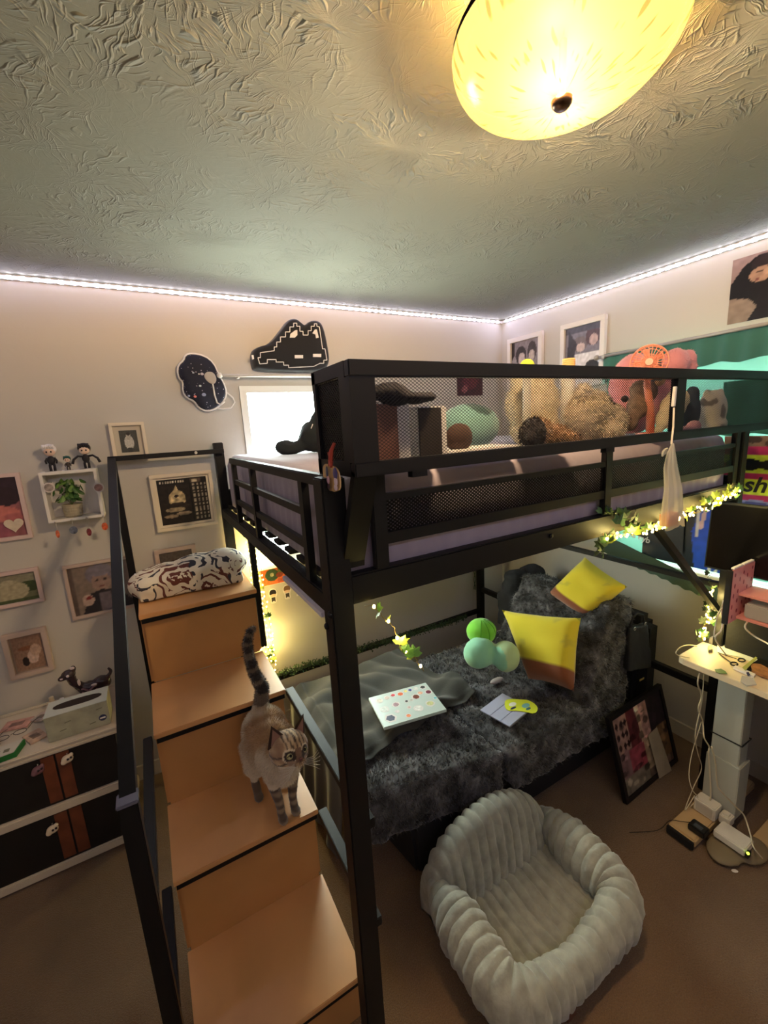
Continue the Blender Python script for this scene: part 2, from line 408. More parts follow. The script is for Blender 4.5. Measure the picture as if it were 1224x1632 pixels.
# basket shelf hung outside the front
YB = -1.68; ST, SB = 1.866, 1.664
beam('basket_top_rail', -2.022, YB, 1.838, BR, YB+.02, ST, bevel=.002)
beam('basket_bottom_rail', -2.022, YB, SB, BR, YB+.02, 1.690, bevel=.002)
for x0, x1 in ((-2.022, -1.972), (-.985, -.940), (-.30, BR)): beam('basket_post', x0, YB+.001, 1.690, x1, YB+.02, 1.838)
beam('basket_end_rail', -2.022, YB+.02, 1.842, -2.015, -1.50, ST); beam('basket_end_rail', -2.022, YB+.02, SB, -2.015, -1.50, 1.692)
beam('basket_end_post', -2.022, -1.52, SB-.18, -2.01, -1.50, ST, bevel=.002)
beam('basket_end_post', -2.022, YB+.02, 1.692, -2.015, YB+.045, 1.842)
beam('basket_floor', -2.015, YB+.02, SB, BR, -1.60, SB+.004)
lattice('basket_mesh', (-1.972, YB+.012, 1.690), (1, 0, 0), (0, 0, 1), .987, .148, .0092, .0064, .0008)
lattice('basket_mesh', (-.940, YB+.012, 1.690), (1, 0, 0), (0, 0, 1), .64, .148, .0092, .0064, .0008)
lattice('basket_end_mesh', (-2.014, YB+.045, 1.692), (0, 1, 0), (0, 0, 1), .115, .150, .0100, .0068, .0017, .0016)
for x0, x1 in ((-2.022, -1.975),):
    mb = MB(); bx = (x0+x1)/2; w = x1-x0
    mb.bar((bx, YB+.01, SB+.01), (bx, -1.585, 1.478), w, .016, (1, 0, 0) and (0, 0, 1))
    mb.bar((bx, -1.595, 1.478), (bx, -1.508, 1.492), w, .016)
    mb.build('bracket', black, bed)
mb = MB().bar((-.345, -1.575, .925), (-.885, -1.575, 1.388), .022, .022, (0, 1, 0)); mb.build('brace', black, bed)
for p in ((-2.059, -1.565, 1.345), (-2.059, -1.59, 1.38)):
    MB().ell(p, (.006, .008, .008), nu=10, nv=6).build('bolt', black, bed, smooth=True)
for x, y in ((-1.4, -1.592), (-.78, -1.592)): MB().ell((x, y, 1.43), (.007, .004, .007), nu=10, nv=6).build('bolt', black, bed, smooth=True)
for x in (-1.90, -1.30): beam('basket_clip', x, YB+.004, SB-.012, x+.035, YB+.02, SB)
# mattress with its fitted sheet
mx0, mx1, my0, my1, mz0, mz1 = -1.995, -.315, -1.565, -.075, 1.404, 1.655
mb = MB(); nx_, ny_ = 260, 0
sheet = mat('lavender_sheet', (158, 148, 160), .85, nz=(5, .05), bump=(35, .25, .004), sheen=.2)
def mat_ring():
    ring = []; r = .06
    for (cx, cy, a0) in ((mx1-r, my0+r, -90), (mx1-r, my1-r, 0), (mx0+r, my1-r, 90), (mx0+r, my0+r, 180)):
        for k in range(7): g = math.radians(a0+15*k); ring.append((cx+r*math.cos(g), cy+r*math.sin(g), math.cos(g), math.sin(g)))
    out = []
    for i in range(len(ring)):
        a = ring[i]; c = ring[(i+1) % len(ring)]; Ld = math.dist(a[:2], c[:2]); m_ = max(1, int(Ld/.008))
        for k in range(m_): t = k/m_; out.append(tuple(a[j]+(c[j]-a[j])*t for j in range(4)))
    return out
ring = mat_ring(); prof = [(0, 0, .0), (.15, 0, 1), (.35, 0, .7), (.6, 0, .35), (.8, 0, .1), (.92, -.012, 0), (1, -.04, 0)]
vs = []; fs = []
for ph, ins, pl in prof:
    for i, (x, y, nx, ny) in enumerate(ring):
        fold = pl*(.007*math.sin(i*.9+2*noise.noise(Vector((i*.05, 0, 0))))*(.4+.6*abs(noise.noise(Vector((i*.03, 3, 0)))))+.006*noise.noise(Vector((i*.11, 7, ph*2))))
        vs.append((x+nx*(ins+fold-.008), y+ny*(ins+fold-.008), mz0+(mz1-mz0)*ph))
nr = len(ring)
for j in range(len(prof)-1):
    fs += [(j*nr+i, j*nr+(i+1) % nr, (j+1)*nr+(i+1) % nr, (j+1)*nr+i) for i in range(nr)]
fs.append(tuple(range((len(prof)-1)*nr, len(prof)*nr))); fs.append(tuple(range(nr))[::-1])
mb = MB(); mb.v = vs; mb.f = fs; o = mb.build('mattress', sheet, smooth=True)
tag(o, 'thick mattress in a pleated lavender grey fitted sheet on the loft bed', 'mattress')
# ------------------------------------------------------------------ the stairs
st = thing('bed_stairs', (-2.23, -.8, 0), 'warm wooden box stairs in a black metal frame climbing to the bed end', 'stairs')
TL, TR = -2.447, -2.004
fronts = [(.2, -1.465, -1.13), (.5, -1.165, -.86), (.8, -.895, -.545), (1.1, -.575, -.02)]
for i, (z, yf, yb) in enumerate(fronts):
    box('tread', wood, st, TL, yf, z-.018, TR, yb-.002, z, bevel=.002)
    box('tread_angle', black, st, TL+.006, yf+.006, z-.038, TR-.004, yf+.024, z-.0185)
    zb = fronts[i-1][0] if i else 0.0
    box('riser', woodd, st, TL+.012, yf+.03, zb+.001, TR-.012, yf+.042, z-.0385)
    box('side_panel', woodd, st, TR-.0115, yf+.042, (zb if i else 0)+.001, TR-.002, yb-.004, z-.0185)
    box('side_panel', woodd, st, TL+.002, yf+.042, (zb if i else 0)+.001, TL+.0115, yb-.004, z-.0185)
def sbar(name, *a): return box(name, black, st, *a, bevel=.002)
for z, y in ((.785, -.885), (.475, -1.155)):
    sbar('frame_rail', -2.002, -1.548, z-.015, -1.972, y, z+.012); sbar('frame_rail', -2.478, -1.45, z-.015, -2.452, y, z+.012)
sbar('frame_post', -2.001, -.52, .80, -1.977, -.495, 1.334)
sbar('frame_post', -2.482, -.115, 0, -2.452, -.085, 1.68)
sbar('frame_post', -2.488, -1.475, 0, -2.453, -1.44, 1.045)
MB().box(-2.49, -1.477, 1.045, -2.451, -1.438, 1.053).build('post_cap', mat('grey_cap', (96, 96, 108), .4), st, bevel=.002)
sbar('top_rail', -2.482, -.115, 1.668, -1.99, -.09, 1.69)
MB().bar((-2.467, -.10, 1.676), (-2.470, -1.455, 1.035), .03, .03).build('handrail', black, st)
MB().ell((-2.12, -.117, 1.68), (.007, .003, .007), nu=8, nv=6).build('screw', white, st)
# ------------------------------------------------------------------ ceiling lamp
LX, LY = -1.61, -1.765
lamp = thing('ceiling_lamp', (LX, LY, 2.28), 'glowing amber glass bowl lamp with bronze button on the textured ceiling', 'lamp')
gl = mat('amber_glass', (255, 214, 120), .3); nt = gl.node_tree; N = nt.nodes; L = nt.links
for n in list(N): N.remove(n)
out = N.new('ShaderNodeOutputMaterial'); tr = N.new('ShaderNodeBsdfTranslucent'); ts = N.new('ShaderNodeBsdfTransparent'); em = N.new('ShaderNodeEmission'); df = N.new('ShaderNodeBsdfGlossy')
a1 = N.new('ShaderNodeAddShader'); a2 = N.new('ShaderNodeAddShader'); a3 = N.new('ShaderNodeAddShader')
df.inputs['Roughness'].default_value = .2; df.inputs[0].default_value = (.03, .03, .03, 1)
tc = N.new('ShaderNodeTexCoord'); sx = N.new('ShaderNodeSeparateXYZ'); L.new(tc.outputs['Object'], sx.inputs[0])
an = M2('ARCTAN2', sx.outputs['Y'], sx.outputs['X']); rr = M2('SQRT', M2('ADD', M2('MULTIPLY', sx.outputs['X'], sx.outputs['X']), M2('MULTIPLY', sx.outputs['Y'], sx.outputs['Y'])))
cb = N.new('ShaderNodeCombineXYZ'); L.new(M2('MULTIPLY', an, 13.0), cb.inputs[0]); L.new(M2('MULTIPLY', rr, 26.0), cb.inputs[1])
ns = N.new('ShaderNodeTexNoise'); ns.inputs['Scale'].default_value = 1.15; ns.inputs['Detail'].default_value = 0; L.new(cb.outputs[0], ns.inputs['Vector'])
cr = N.new('ShaderNodeValToRGB'); L.new(ns.outputs['Fac'], cr.inputs[0])
cr.color_ramp.elements[0].position = .27; cr.color_ramp.elements[0].color = (.50, .24, .05, 1)
cr.color_ramp.elements[1].position = .35; cr.color_ramp.elements[1].color = (1, .54, .13, 1)
L.new(cr.outputs[0], em.inputs[0]); em.inputs[1].default_value = .85
sc_ = N.new('ShaderNodeVectorMath'); sc_.operation = 'SCALE'; L.new(cr.outputs[0], sc_.inputs[0]); sc_.inputs['Scale'].default_value = .022; L.new(sc_.outputs[0], tr.inputs[0])
ts.inputs[0].default_value = (.34, .27, .19, 1)
L.new(tr.outputs[0], a1.inputs[0]); L.new(ts.outputs[0], a1.inputs[1]); L.new(a1.outputs[0], a2.inputs[0]); L.new(em.outputs[0], a2.inputs[1]); L.new(a2.outputs[0], a3.inputs[0]); L.new(df.outputs[0], a3.inputs[1]); L.new(a3.outputs[0], out.inputs[0])
prof = []
for k in range(17):
    t = k/16; r_ = .012+(.190-.012)*math.sin(t*math.pi/2)**.92; prof.append((r_, 2.298+.085*(1-math.cos(t*math.pi/2))**1.15))
MB().lathe(prof, (LX, LY, 0), 64).build('glass_bowl', gl, lamp, smooth=True)
brz = mat('bronze', (92, 74, 60), .3, metal=1)
MB().lathe([(0, 2.284), (.012, 2.285), (.017, 2.291), (.018, 2.298), (.012, 2.302), (0, 2.302)], (LX, LY, 0), 24).build('finial', brz, lamp, smooth=True)
MB().lathe([(0, 2.438), (.05, 2.438), (.05, 2.402), (.1885, 2.394), (.1885, 2.386), (.006, 2.386), (.006, 2.30)], (LX, LY, 0), 48).build('mount_blocking_pan', mat('mount_black', (9, 8, 6), .9, spec=.02), lamp)  # mount widened into an added black pan that blocks the bulbs' upward light
ul = bpy.data.lights.new('bulb_and_halo_light', 'POINT'); ul.energy = 24.0; ul.color = (1, .52, .14); ul.shadow_soft_size = .01  # added up-lights above the pan, not bulbs: orange halo on the ceiling
o = bpy.data.objects.new('bulb_and_halo_light', ul); COL.objects.link(o); o.location = (.10, 0, .142); o.parent = lamp
o = o.copy(); COL.objects.link(o); o.location = (-.10, 0, .142)
for a in (0.4, 3.5):
    bl = bpy.data.lights.new('bulb_and_halo_light', 'POINT'); bl.energy = 80; bl.color = (1, .87, .69); bl.shadow_soft_size = .035
    o = bpy.data.objects.new('bulb_and_halo_light', bl); COL.objects.link(o); o.location = (.045*math.cos(a), .045*math.sin(a), 2.355-2.28); o.parent = lamp
# ------------------------------------------------------------------ LED strip
led = thing('led_strip_light', (-1.5, -.02, 2.42), 'glowing white strip of small lights where ceiling meets the walls', 'strip light')
tape = mat('led_tape', (226, 226, 232), .4); dot = mat('led_dot', (255, 255, 255), .4, emit=((226, 222, 255), 26))
mb = MB(); mb.box(-3.55, -.014, 2.417, -.014, -.004, 2.431); mb.build('tape', tape, led)
mb = MB(); mb.box(-.014, -3.35, 2.417, -.004, -.014, 2.431); mb.build('tape', tape, led)
first = None
for k in range(72):
    x = -.06-k*.042
    if first is None: first = box('led', dot, led, x-.008, -.021, 2.4165, x+.008, -.014, 2.4295)
    else: c = clone(first, led); c.location = (-k*.042, 0, 0)
for k in range(44):
    y = -.06-k*.042
    if k == 0: fb = box('led', dot, led, -.021, y-.008, 2.4165, -.014, y+.008, 2.4295)
    else: c = clone(fb, led); c.location = (0, -k*.042, 0)
# ------------------------------------------------------------------ pictures on the back wall
def frame(name, label, wall, a0, a1, z0, z1, b, d, layers, fm, mount=0, mcol=(225, 220, 210), group=None, nx=36, ny=40, bg_=(120, 120, 120), nzz=.15, heart=False, cat='picture frame'):
    """wall 'A' is y=0 seen from -y, wall 'B' is x=0 seen from -x; a0..a1 runs left to right as seen"""
    if wall == 'A':
        P = lambda a, dd, z: (a, -dd, z); ux = (1, 0, 0)
    else:
        P = lambda a, dd, z: (-dd, a, z); ux = (0, -1, 0)
    t = thing(name, P((a0+a1)/2, .001, z0), label, cat, group)
    def bx(nm, m, p0, p1, q0, q1, d0, d1, **k):
        A = P(p0, d0, q0); B = P(p1, d1, q1)
        return box(nm, m, t, *[min(A[i], B[i]) for i in range(3)], *[max(A[i], B[i]) for i in range(3)], **k)
    s = 1 if a1 > a0 else -1; e = b*s
    for q in ((a0, a1, z0, z0+b), (a0, a1, z1-b, z1), (a0, a0+e, z0+b, z1-b), (a1-e, a1, z0+b, z1-b)): bx('frame_rail', fm, *q, .001, d, bevel=.0015)
    bx('backing', mat('mount_%d_%d_%d' % mcol, mcol, .8), a0+e, a1-e, z0+b, z1-b, .002, d*.4)
    m_ = mount
    o = P(a0+e+m_*s, d*.4+.0012, z0+b+m_)
    paint('print', t, o, tuple(x*(abs(a1-a0)-2*b-2*m_) for x in ux), (0, 0, z1-z0-2*b-2*m_), layers, nx, ny, bg_=bg_, nzz=nzz)
    return t
fpink = mat('pale_pink_frame', (214, 190, 184), .4); ftaupe = mat('taupe_frame', (196, 176, 164), .4); fcream = mat('cream_frame', (224, 212, 190), .4)
SK = (206, 172, 150); SK2 = (150, 128, 118)
frame('photo_frame', 'small pale box frame with a dark photo, hung just above the stair rail', 'A', -2.462, -2.318, 1.665, 1.838, .014, .03,
      [('e', .5, .45, .27, .32, (190, 188, 180)), ('e', .5, .72, .13, .16, (176, 172, 160)), ('r', .38, .0, .62, .2, (60, 62, 58)), ('e', .5, .84, .11, .07, (50, 44, 40))], fcream, .022, (196, 188, 172), bg_=(70, 72, 66))
manga = [('r', .03, .90, .60, .97, (20, 18, 18)), ('r', .0, .0, 1, .86, (34, 27, 24)), ('e', .36, .55, .17, .20, (176, 156, 120)), ('p', [(.2, .5), (.36, .86), (.5, .5)], (190, 172, 136)), ('e', .36, .40, .22, .08, (44, 34, 30)),
         ('e', .3, .32, .2, .05, (150, 134, 108)), ('e', .46, .22, .16, .04, (140, 124, 104)), ('e', .2, .18, .14, .04, (128, 112, 92)), ('e', .35, .62, .05, .03, (40, 30, 28)), ('r', .64, .0, .66, .9, (12, 10, 10)),
         ('r', .7, .05, .735, .86, (148, 138, 122)), ('r', .785, .05, .82, .86, (140, 130, 116)), ('r', .865, .05, .9, .86, (150, 140, 124)), ('r', .945, .05, .975, .86, (140, 130, 118))]
manga += [('r', x, z, x+.045, z+.03, (16, 14, 14)) for x in (.69, .775, .855, .935) for z in (.12, .2, .33, .41, .52, .63, .7, .79)]
manga += [('r', .06+.05*k, .915, .09+.05*k, .955, (206, 196, 180)) for k in range(10)]+[('r', .66, .88, .88, .98, (92, 76, 66)), ('r', .70, .9, .8, .96, (196, 184, 160))]
frame('framed_comic_print', 'cream frame with a dark brown comic cover print and strips of small panels', 'A', -2.335, -2.052, 1.302, 1.584, .016, .03, manga, fcream, .012, (226, 216, 196), nx=64, ny=64, nzz=.5, bg_=(26, 22, 20))
frame('photo_frame', 'taupe frame mostly hidden behind the rolled floral blanket', 'A', -2.366, -2.176, 1.03, 1.212, .02, .02, [('e', .5, .4, .4, .3, (70, 56, 52))], ftaupe, 0, bg_=(96, 88, 82))
t = frame('photo_frame', 'pale pink frame with a rose portrait and a paper heart', 'A', -3.09, -2.813, 1.362, 1.648, .016, .022,
      [('r', 0, .62, 1, 1, (52, 34, 44)), ('e', .5, .68, .55, .2, (48, 30, 38)), ('e', .62, .40, .34, .14, (196, 116, 108)), ('e', .3, .12, .5, .18, (150, 84, 98)), ('e', .5, .27, .12, .05, (90, 20, 36)), ('e', .86, .32, .12, .08, (176, 100, 100))], fpink, 0, bg_=(150, 92, 96))
hp = []
for k in range(24):
    g = 2*math.pi*k/24; hp.append((.0021*16*math.sin(g)**3, .0021*(13*math.cos(g)-5*math.cos(2*g)-2*math.cos(3*g)-math.cos(4*g))))
MB().prism(hp, (-2.868, -.0135, 1.428), (1, 0, 0), (0, 0, 1), .003).build('paper_heart', mat('heart_paper', (214, 200, 176), .7, nz=(30, .12)), t)
frame('photo_frame', 'pale landscape frame with a misty green and white photo, near the left edge', 'A', -3.05, -2.822, 1.068, 1.228, .016, .022,
      [('r', 0, .62, 1, 1, (138, 134, 112)), ('e', .2, .55, .28, .15, (62, 82, 44)), ('e', .85, .5, .2, .2, (58, 74, 44)), ('e', .5, .4, .34, .36, (168, 160, 132)), ('e', .5, .72, .1, .1, (176, 168, 140)), ('r', 0, 0, 1, .1, (72, 84, 52)), ('e', .05, .15, .12, .3, (56, 78, 42))], fpink, 0, bg_=(112, 112, 84))
t = frame('photo_frame', 'taupe frame with a portrait of a grey-haired person in a dark jacket', 'A', -2.738, -2.468, .948, 1.21, .014, .022,
      [('e', .5, .78, .24, .2, (112, 104, 116)), ('e', .5, .62, .16, .2, (150, 126, 116)), ('e', .5, .86, .22, .12, (124, 118, 130)), ('p', [(.12, 0), (.3, .4), (.5, .46), (.74, .4), (1, .1), (1, 0)], (42, 40, 46)), ('r', .42, .0, .62, .38, (104, 96, 104)),
       ('e', .44, .66, .03, .02, (50, 36, 36)), ('e', .57, .66, .03, .02, (50, 36, 36)), ('e', .5, .53, .05, .015, (120, 66, 62)), ('e', .24, .28, .1, .12, (184, 160, 148)), ('e', .26, .32, .05, .04, (120, 40, 40)), ('r', 0, 0, .08, 1, (96, 84, 80))], ftaupe, 0, bg_=(128, 114, 104))
frame('photo_frame', 'small taupe frame with blurred pink photo, lowest of the wall frames', 'A', -3.0, -2.842, .735, .948, .02, .026,
      [('e', .62, .35, .2, .2, (206, 180, 166)), ('e', .35, .25, .12, .14, (44, 34, 34)), ('e', .45, .65, .3, .06, (140, 92, 66)), ('e', .75, .55, .2, .18, (190, 160, 140))], ftaupe, .008, (150, 130, 116), bg_=(150, 118, 98))
# right wall
grey = [('e', .35, .7, .2, .2, (60, 56, 58)), ('e', .38, .62, .12, .14, (206, 192, 186)), ('e', .75, .75, .16, .2, (70, 64, 66)), ('e', .74, .66, .1, .12, (198, 186, 180)), ('r', .2, 0, .9, .35, (224, 222, 222)), ('e', .6, .3, .2, .1, (60, 56, 58)), ('e', .3, .42, .2, .1, (96, 90, 92)), ('r', 0, 0, .1, 1, (50, 48, 50)), ('e', .1, .4, .12, .3, (160, 156, 160))]
frame('photo_frame', 'smaller of the two white frames near the corner, grey photo of several people', 'B', -.075, -.372, 1.93, 2.296, .03, .028, grey, white2, 0, group=None, nx=40, ny=50, bg_=(140, 134, 140))
frame('photo_frame', 'larger white frame right of the smaller one, black and white photo of people', 'B', -.512, -.802, 1.92, 2.292, .028, .028,
      [('r', .3, 0, .95, .5, (232, 230, 234)), ('e', .42, .68, .22, .14, (120, 108, 112)), ('e', .78, .78, .2, .16, (90, 70, 76)), ('e', .8, .72, .12, .1, (196, 170, 168)), ('e', .45, .62, .12, .08, (210, 190, 186)), ('e', .78, .22, .2, .16, (44, 40, 44)), ('e', .78, .16, .1, .08, (176, 160, 158)), ('r', 0, .9, 1, 1, (80, 80, 90)), ('p', [(.1, .95), (.34, .7), (.2, .3), (.04, .3)], (60, 58, 64))], white2, 0, nx=40, ny=50, bg_=(128, 124, 136))
pw = paint('wall_poster', None, (-.006, -1.372, 2.108), (0, -.36, 0), (0, 0, .262),
      [('p', [(0, .62), (.12, .86), (.25, .97), (.4, .9), (.46, .6), (1, .6), (1, 0), (.2, 0), (.28, .2), (.2, .34), (0, .4)], (26, 24, 28)), ('r', .42, .5, 1, 1, (26, 24, 28)), ('e', .32, .84, .13, .13, (44, 36, 38)), ('e', .29, .68, .11, .11, (168, 134, 112)), ('e', .27, .72, .03, .015, (60, 40, 36)), ('e', .26, .61, .035, .012, (120, 70, 66)), ('e', .34, .7, .03, .05, (186, 150, 126)), ('e', .5, .08, .06, .05, (120, 92, 80)), ('p', [(0, 0), (.2, 0), (.28, .2), (.2, .34), (0, .4)], (142, 124, 110))],
      60, 50, bg_=(150, 126, 120), nzz=.12)
tag(pw, 'unframed poster of a person in black clothes leaning, top right of the right wall', 'poster')
# ------------------------------------------------------------------ cushions on the back wall
def prism_soft(name, pts, o, ux, uy, th, m, parent=None, rim=.35, n=1):
    """closed outline inflated into a cushion-like shape"""
    o = Vector(o); ux = Vector(ux); uy = Vector(uy); nn = ux.cross(uy).normalized()
    cx = sum(p[0] for p in pts)/len(pts); cy = sum(p[1] for p in pts)/len(pts); k = len(pts)
    vs = []; fs = []
    lay = [(1.0, .0), (1.0, .35), (.97, .75), (.9, 1.0), (.5, 1.06), (0.02, 1.1)]
    for s_, h_ in lay:
        for p in pts: vs.append(o+ux*(cx+(p[0]-cx)*s_)+uy*(cy+(p[1]-cy)*s_)+nn*th*h_)
    for j in range(len(lay)-1): fs += [(j*k+i, j*k+(i+1) % k, (j+1)*k+(i+1) % k, (j+1)*k+i) for i in range(k)]
    fs.append(tuple(range((len(lay)-1)*k, len(lay)*k)))
    mb = MB(); mb.v = vs; mb.f = fs
    return mb.build(name, m, parent, smooth=True)
def smooth_poly(P, n=2):
    for _ in range(n):
        Q = []
        for i in range(len(P)):
            a = P[i]; b_ = P[(i+1) % len(P)]
            Q += [(a[0]*.75+b_[0]*.25, a[1]*.75+b_[1]*.25), (a[0]*.25+b_[0]*.75, a[1]*.25+b_[1]*.75)]
        P = Q
    return P
def wa(px): # list of points seen on the back wall -> x,z
    return [(lambda q: (q[0], q[2]))(at(u, v, 'y', -.03)) for u, v in px]
blk = mat('black_plush', (24, 24, 27), .95, sheen=.3)
cc = thing('cat_shaped_cushion', (-1.55, -.005, 2.05), 'black cushion with rounded ears outlined in stepped white pixel lines, above the window', 'cushion')
outl = wa([(400, 566), (404, 555), (428, 549), (448, 524), (458, 510), (470, 507), (480, 515), (485, 519), (494, 511), (508, 511), (516, 522), (524, 562), (525, 580), (516, 592), (490, 594), (440, 593), (406, 591), (402, 584)])
prism_soft('cushion_body', smooth_poly(outl), (0, -.002, 0), (1, 0, 0), (0, 0, 1), .055, blk, cc)
wl = mat('white_stitch', (236, 232, 230), .7)
pix = [(411, 570), (415, 570), (415, 562), (437, 559), (437, 553), (441, 553), (441, 545), (447, 545), (447, 537), (455, 537), (455, 529), (462, 529), (462, 521), (468, 521), (468, 515), (473, 515), (473, 520), (478, 520), (478, 528), (483, 528), (483, 534), (491, 534), (491, 527), (496, 527), (496, 520), (501, 520), (501, 516), (505, 516), (505, 520), (509, 521), (514, 556), (518, 556), (521, 574), (516, 574), (516, 579), (510, 579), (500, 584), (460, 586), (460, 582), (452, 582), (452, 577), (440, 577), (440, 573), (426, 573), (426, 579), (414, 580), (411, 570)]
for i in range(len(pix)-1):
    a = at(*pix[i], 'y', -.064); b_ = at(*pix[i+1], 'y', -.064)
    if (b_-a).length > .001: MB().bar(a, b_, .0035, .003, (0, 1, 0)).build('white_outline', wl, cc)
for q in ([(471, 526), (474, 526), (474, 534), (470, 538), (462, 538), (463, 532)], [(498, 531), (502, 525), (505, 525), (508, 538), (504, 539), (503, 533)], [(470, 566), (483, 566), (483, 571), (470, 571)], [(499, 564), (512, 564), (512, 569), (499, 569)], [(401, 566), (404, 566), (405, 572), (402, 573)]):
    P = [(lambda w: (w[0], w[2]))(at(u, v, 'y', -.066)) for u, v in q]
    MB().prism(P[::-1], (0, -.0625, 0), (1, 0, 0), (0, 0, 1), .004).build('white_mark', wl, cc)
# donut neck pillow in space cloth, white piping and a ring strap
dn = thing('neck_cushion', (-2.03, -.005, 1.88), 'dark blue space print neck cushion with white piping, hung on the left wall', 'cushion')
po = wa([(284, 592), (285, 582), (294, 574), (296, 566), (306, 563), (326, 567), (340, 578), (348, 596), (357, 612), (361, 625), (358, 637), (346, 650), (331, 655), (318, 650), (310, 638), (299, 634), (292, 624), (293, 608), (286, 602)])
sp = mat('space_print', (26, 28, 46), .8); nt = sp.node_tree; N = nt.nodes; L = nt.links
vo = N.new('ShaderNodeTexVoronoi'); vo.inputs['Scale'].default_value = 60; tcc = N.new('ShaderNodeTexCoord'); L.new(tcc.outputs['Object'], vo.inputs['Vector'])
crr = N.new('ShaderNodeValToRGB'); crr.color_ramp.elements[0].position = .10; crr.color_ramp.elements[0].color = (.6, .55, .62, 1); crr.color_ramp.elements[1].position = .16; crr.color_ramp.elements[1].color = (*lin((24, 26, 44)), 1)
L.new(vo.outputs['Distance'], crr.inputs[0]); L.new(crr.outputs[0], N['Principled BSDF'].inputs['Base Color'])
SPo = smooth_poly(po, 1)
prism_soft('cushion_body', SPo, (0, -.002, 0), (1, 0, 0), (0, 0, 1), .045, sp, dn)
MB().tube([(x, -.02, z) for x, z in SPo+[SPo[0], SPo[1]]], .0065, 8, False).build('piping', white2, dn, smooth=True)
hole = smooth_poly(wa([(323, 600), (328, 593), (340, 594), (345, 606), (340, 614), (330, 610)]))
prism_soft('centre_hole', hole, (0, -.048, 0), (1, 0, 0), (0, 0, 1), .004, mat('wall_grey_cloth', (184, 176, 168), .9), dn)
MB().tube([at(u, v, 'y', -.05) for u, v in ((339, 612), (342, 630), (346, 642), (352, 645), (358, 640))], .004, 6).build('piping', white2, dn, smooth=True)
MB().tube([at(u, v, 'y', -.02) for u, v in ((352, 626), (362, 626), (371, 634), (374, 641), (368, 650), (355, 652), (342, 650))], .004, 8).build('strap', white2, dn, smooth=True)
for (u, v, c, s_) in ((322, 596, (190, 180, 190), .008), (308, 594, (170, 180, 190), .005), (319, 615, (200, 210, 210), .006), (325, 629, (150, 160, 190), .01), (311, 632, (206, 120, 110), .007), (301, 631, (150, 80, 90), .006), (317, 596, (230, 230, 230), .004)):
    p = at(u, v, 'y', -.052); MB().ell(p, (s_, .002, s_*.8), nu=10, nv=6).build('space_motif', mat('motif_%d' % c[0], c, .8), dn)
rod = thing('curtain_rod', (-1.6, -.05, 2.04), 'thin white curtain rod above the small window on the back wall', 'curtain rod')
MB().cyl((-1.95, -.05, 2.047), (-1.12, -.05, 2.047), .007, 12).build('pole', white, rod, smooth=True)
MB().ell((-1.955, -.05, 2.047), (.014,)*3, nu=12, nv=8).build('finial', white, rod, smooth=True)
MB().box(-1.868, -.052, 2.035, -1.858, 0, 2.055).build('wall_bracket', white, rod)
# ------------------------------------------------------------------ wall shelf with plant
sh = thing('wall_cube_shelf', (-2.635, -.05, 1.42), 'small white open box shelf on the left wall holding a potted plant', 'shelf')
for nm, a in (('shelf_board', (-2.737, -.095, 1.63, -2.533, -.001, 1.642)), ('shelf_board', (-2.737, -.095, 1.425, -2.533, -.001, 1.437)), ('side_board', (-2.737, -.095, 1.437, -2.725, -.001, 1.63)), ('side_board', (-2.545, -.095, 1.437, -2.533, -.001, 1.63)), ('back_panel', (-2.725, -.006, 1.437, -2.545, -.001, 1.63))): box(nm, white, sh, *a, bevel=.001)
def badge(u, v, label, c):
    p = at(u, v, 'y', -.1); t_ = thing('round_badge', p, label, 'badge')
    MB().cyl(p+Vector((0, .004, 0)), p+Vector((0, -.003, 0)), .021, 24).build('disc', mat('badge_rim', (214, 206, 200), .3), t_)
    MB().cyl(p+Vector((0, -.003, 0)), p+Vector((0, -.0042, 0)), .016, 24).build('print', mat('badge_print_%d' % u, c, .3, nz=(70, .5)), t_)
badge(78, 777, 'clear round badge clipped to the left edge of the box shelf', (150, 138, 130))
badge(157, 777, 'clear round badge clipped to the right edge of the box shelf', (146, 110, 104))
ch = None
for i, (u, v, c, rr_) in enumerate(((92, 851, (186, 92, 60), .6), (117, 845, (122, 128, 140), 1.3), (142, 848, (120, 44, 52), .8), (167, 839, (206, 92, 50), 1))):
    p = at(u, v, 'y', -.1); t_ = thing('hanging_charm', p, ['orange narrow acrylic charm hanging under the shelf, leftmost', 'grey wide acrylic charm hanging under the shelf', 'dark red oval acrylic charm hanging under the shelf', 'orange round acrylic charm hanging under the shelf, rightmost'][i], 'charm', 'acrylic charms under the box shelf')
    MB().ell(p, (.012*rr_, .002, .018), nu=12, nv=6).build('charm_plate', mat('charm_%d' % i, c, .25, nz=(90, .5), coat=.5), t_)
    MB().tube([p+Vector((0, 0, .016)), p+Vector((.002, 0, .026)), (p[0], p[1]+.005, 1.428)], .0014, 5).build('chain', mat('silver', (190, 186, 180), .3, metal=1), t_)
    MB().ell((p[0], -.098, 1.428), (.004, .004, .005), nu=8, nv=6).build('hook', mat('silver'), t_)
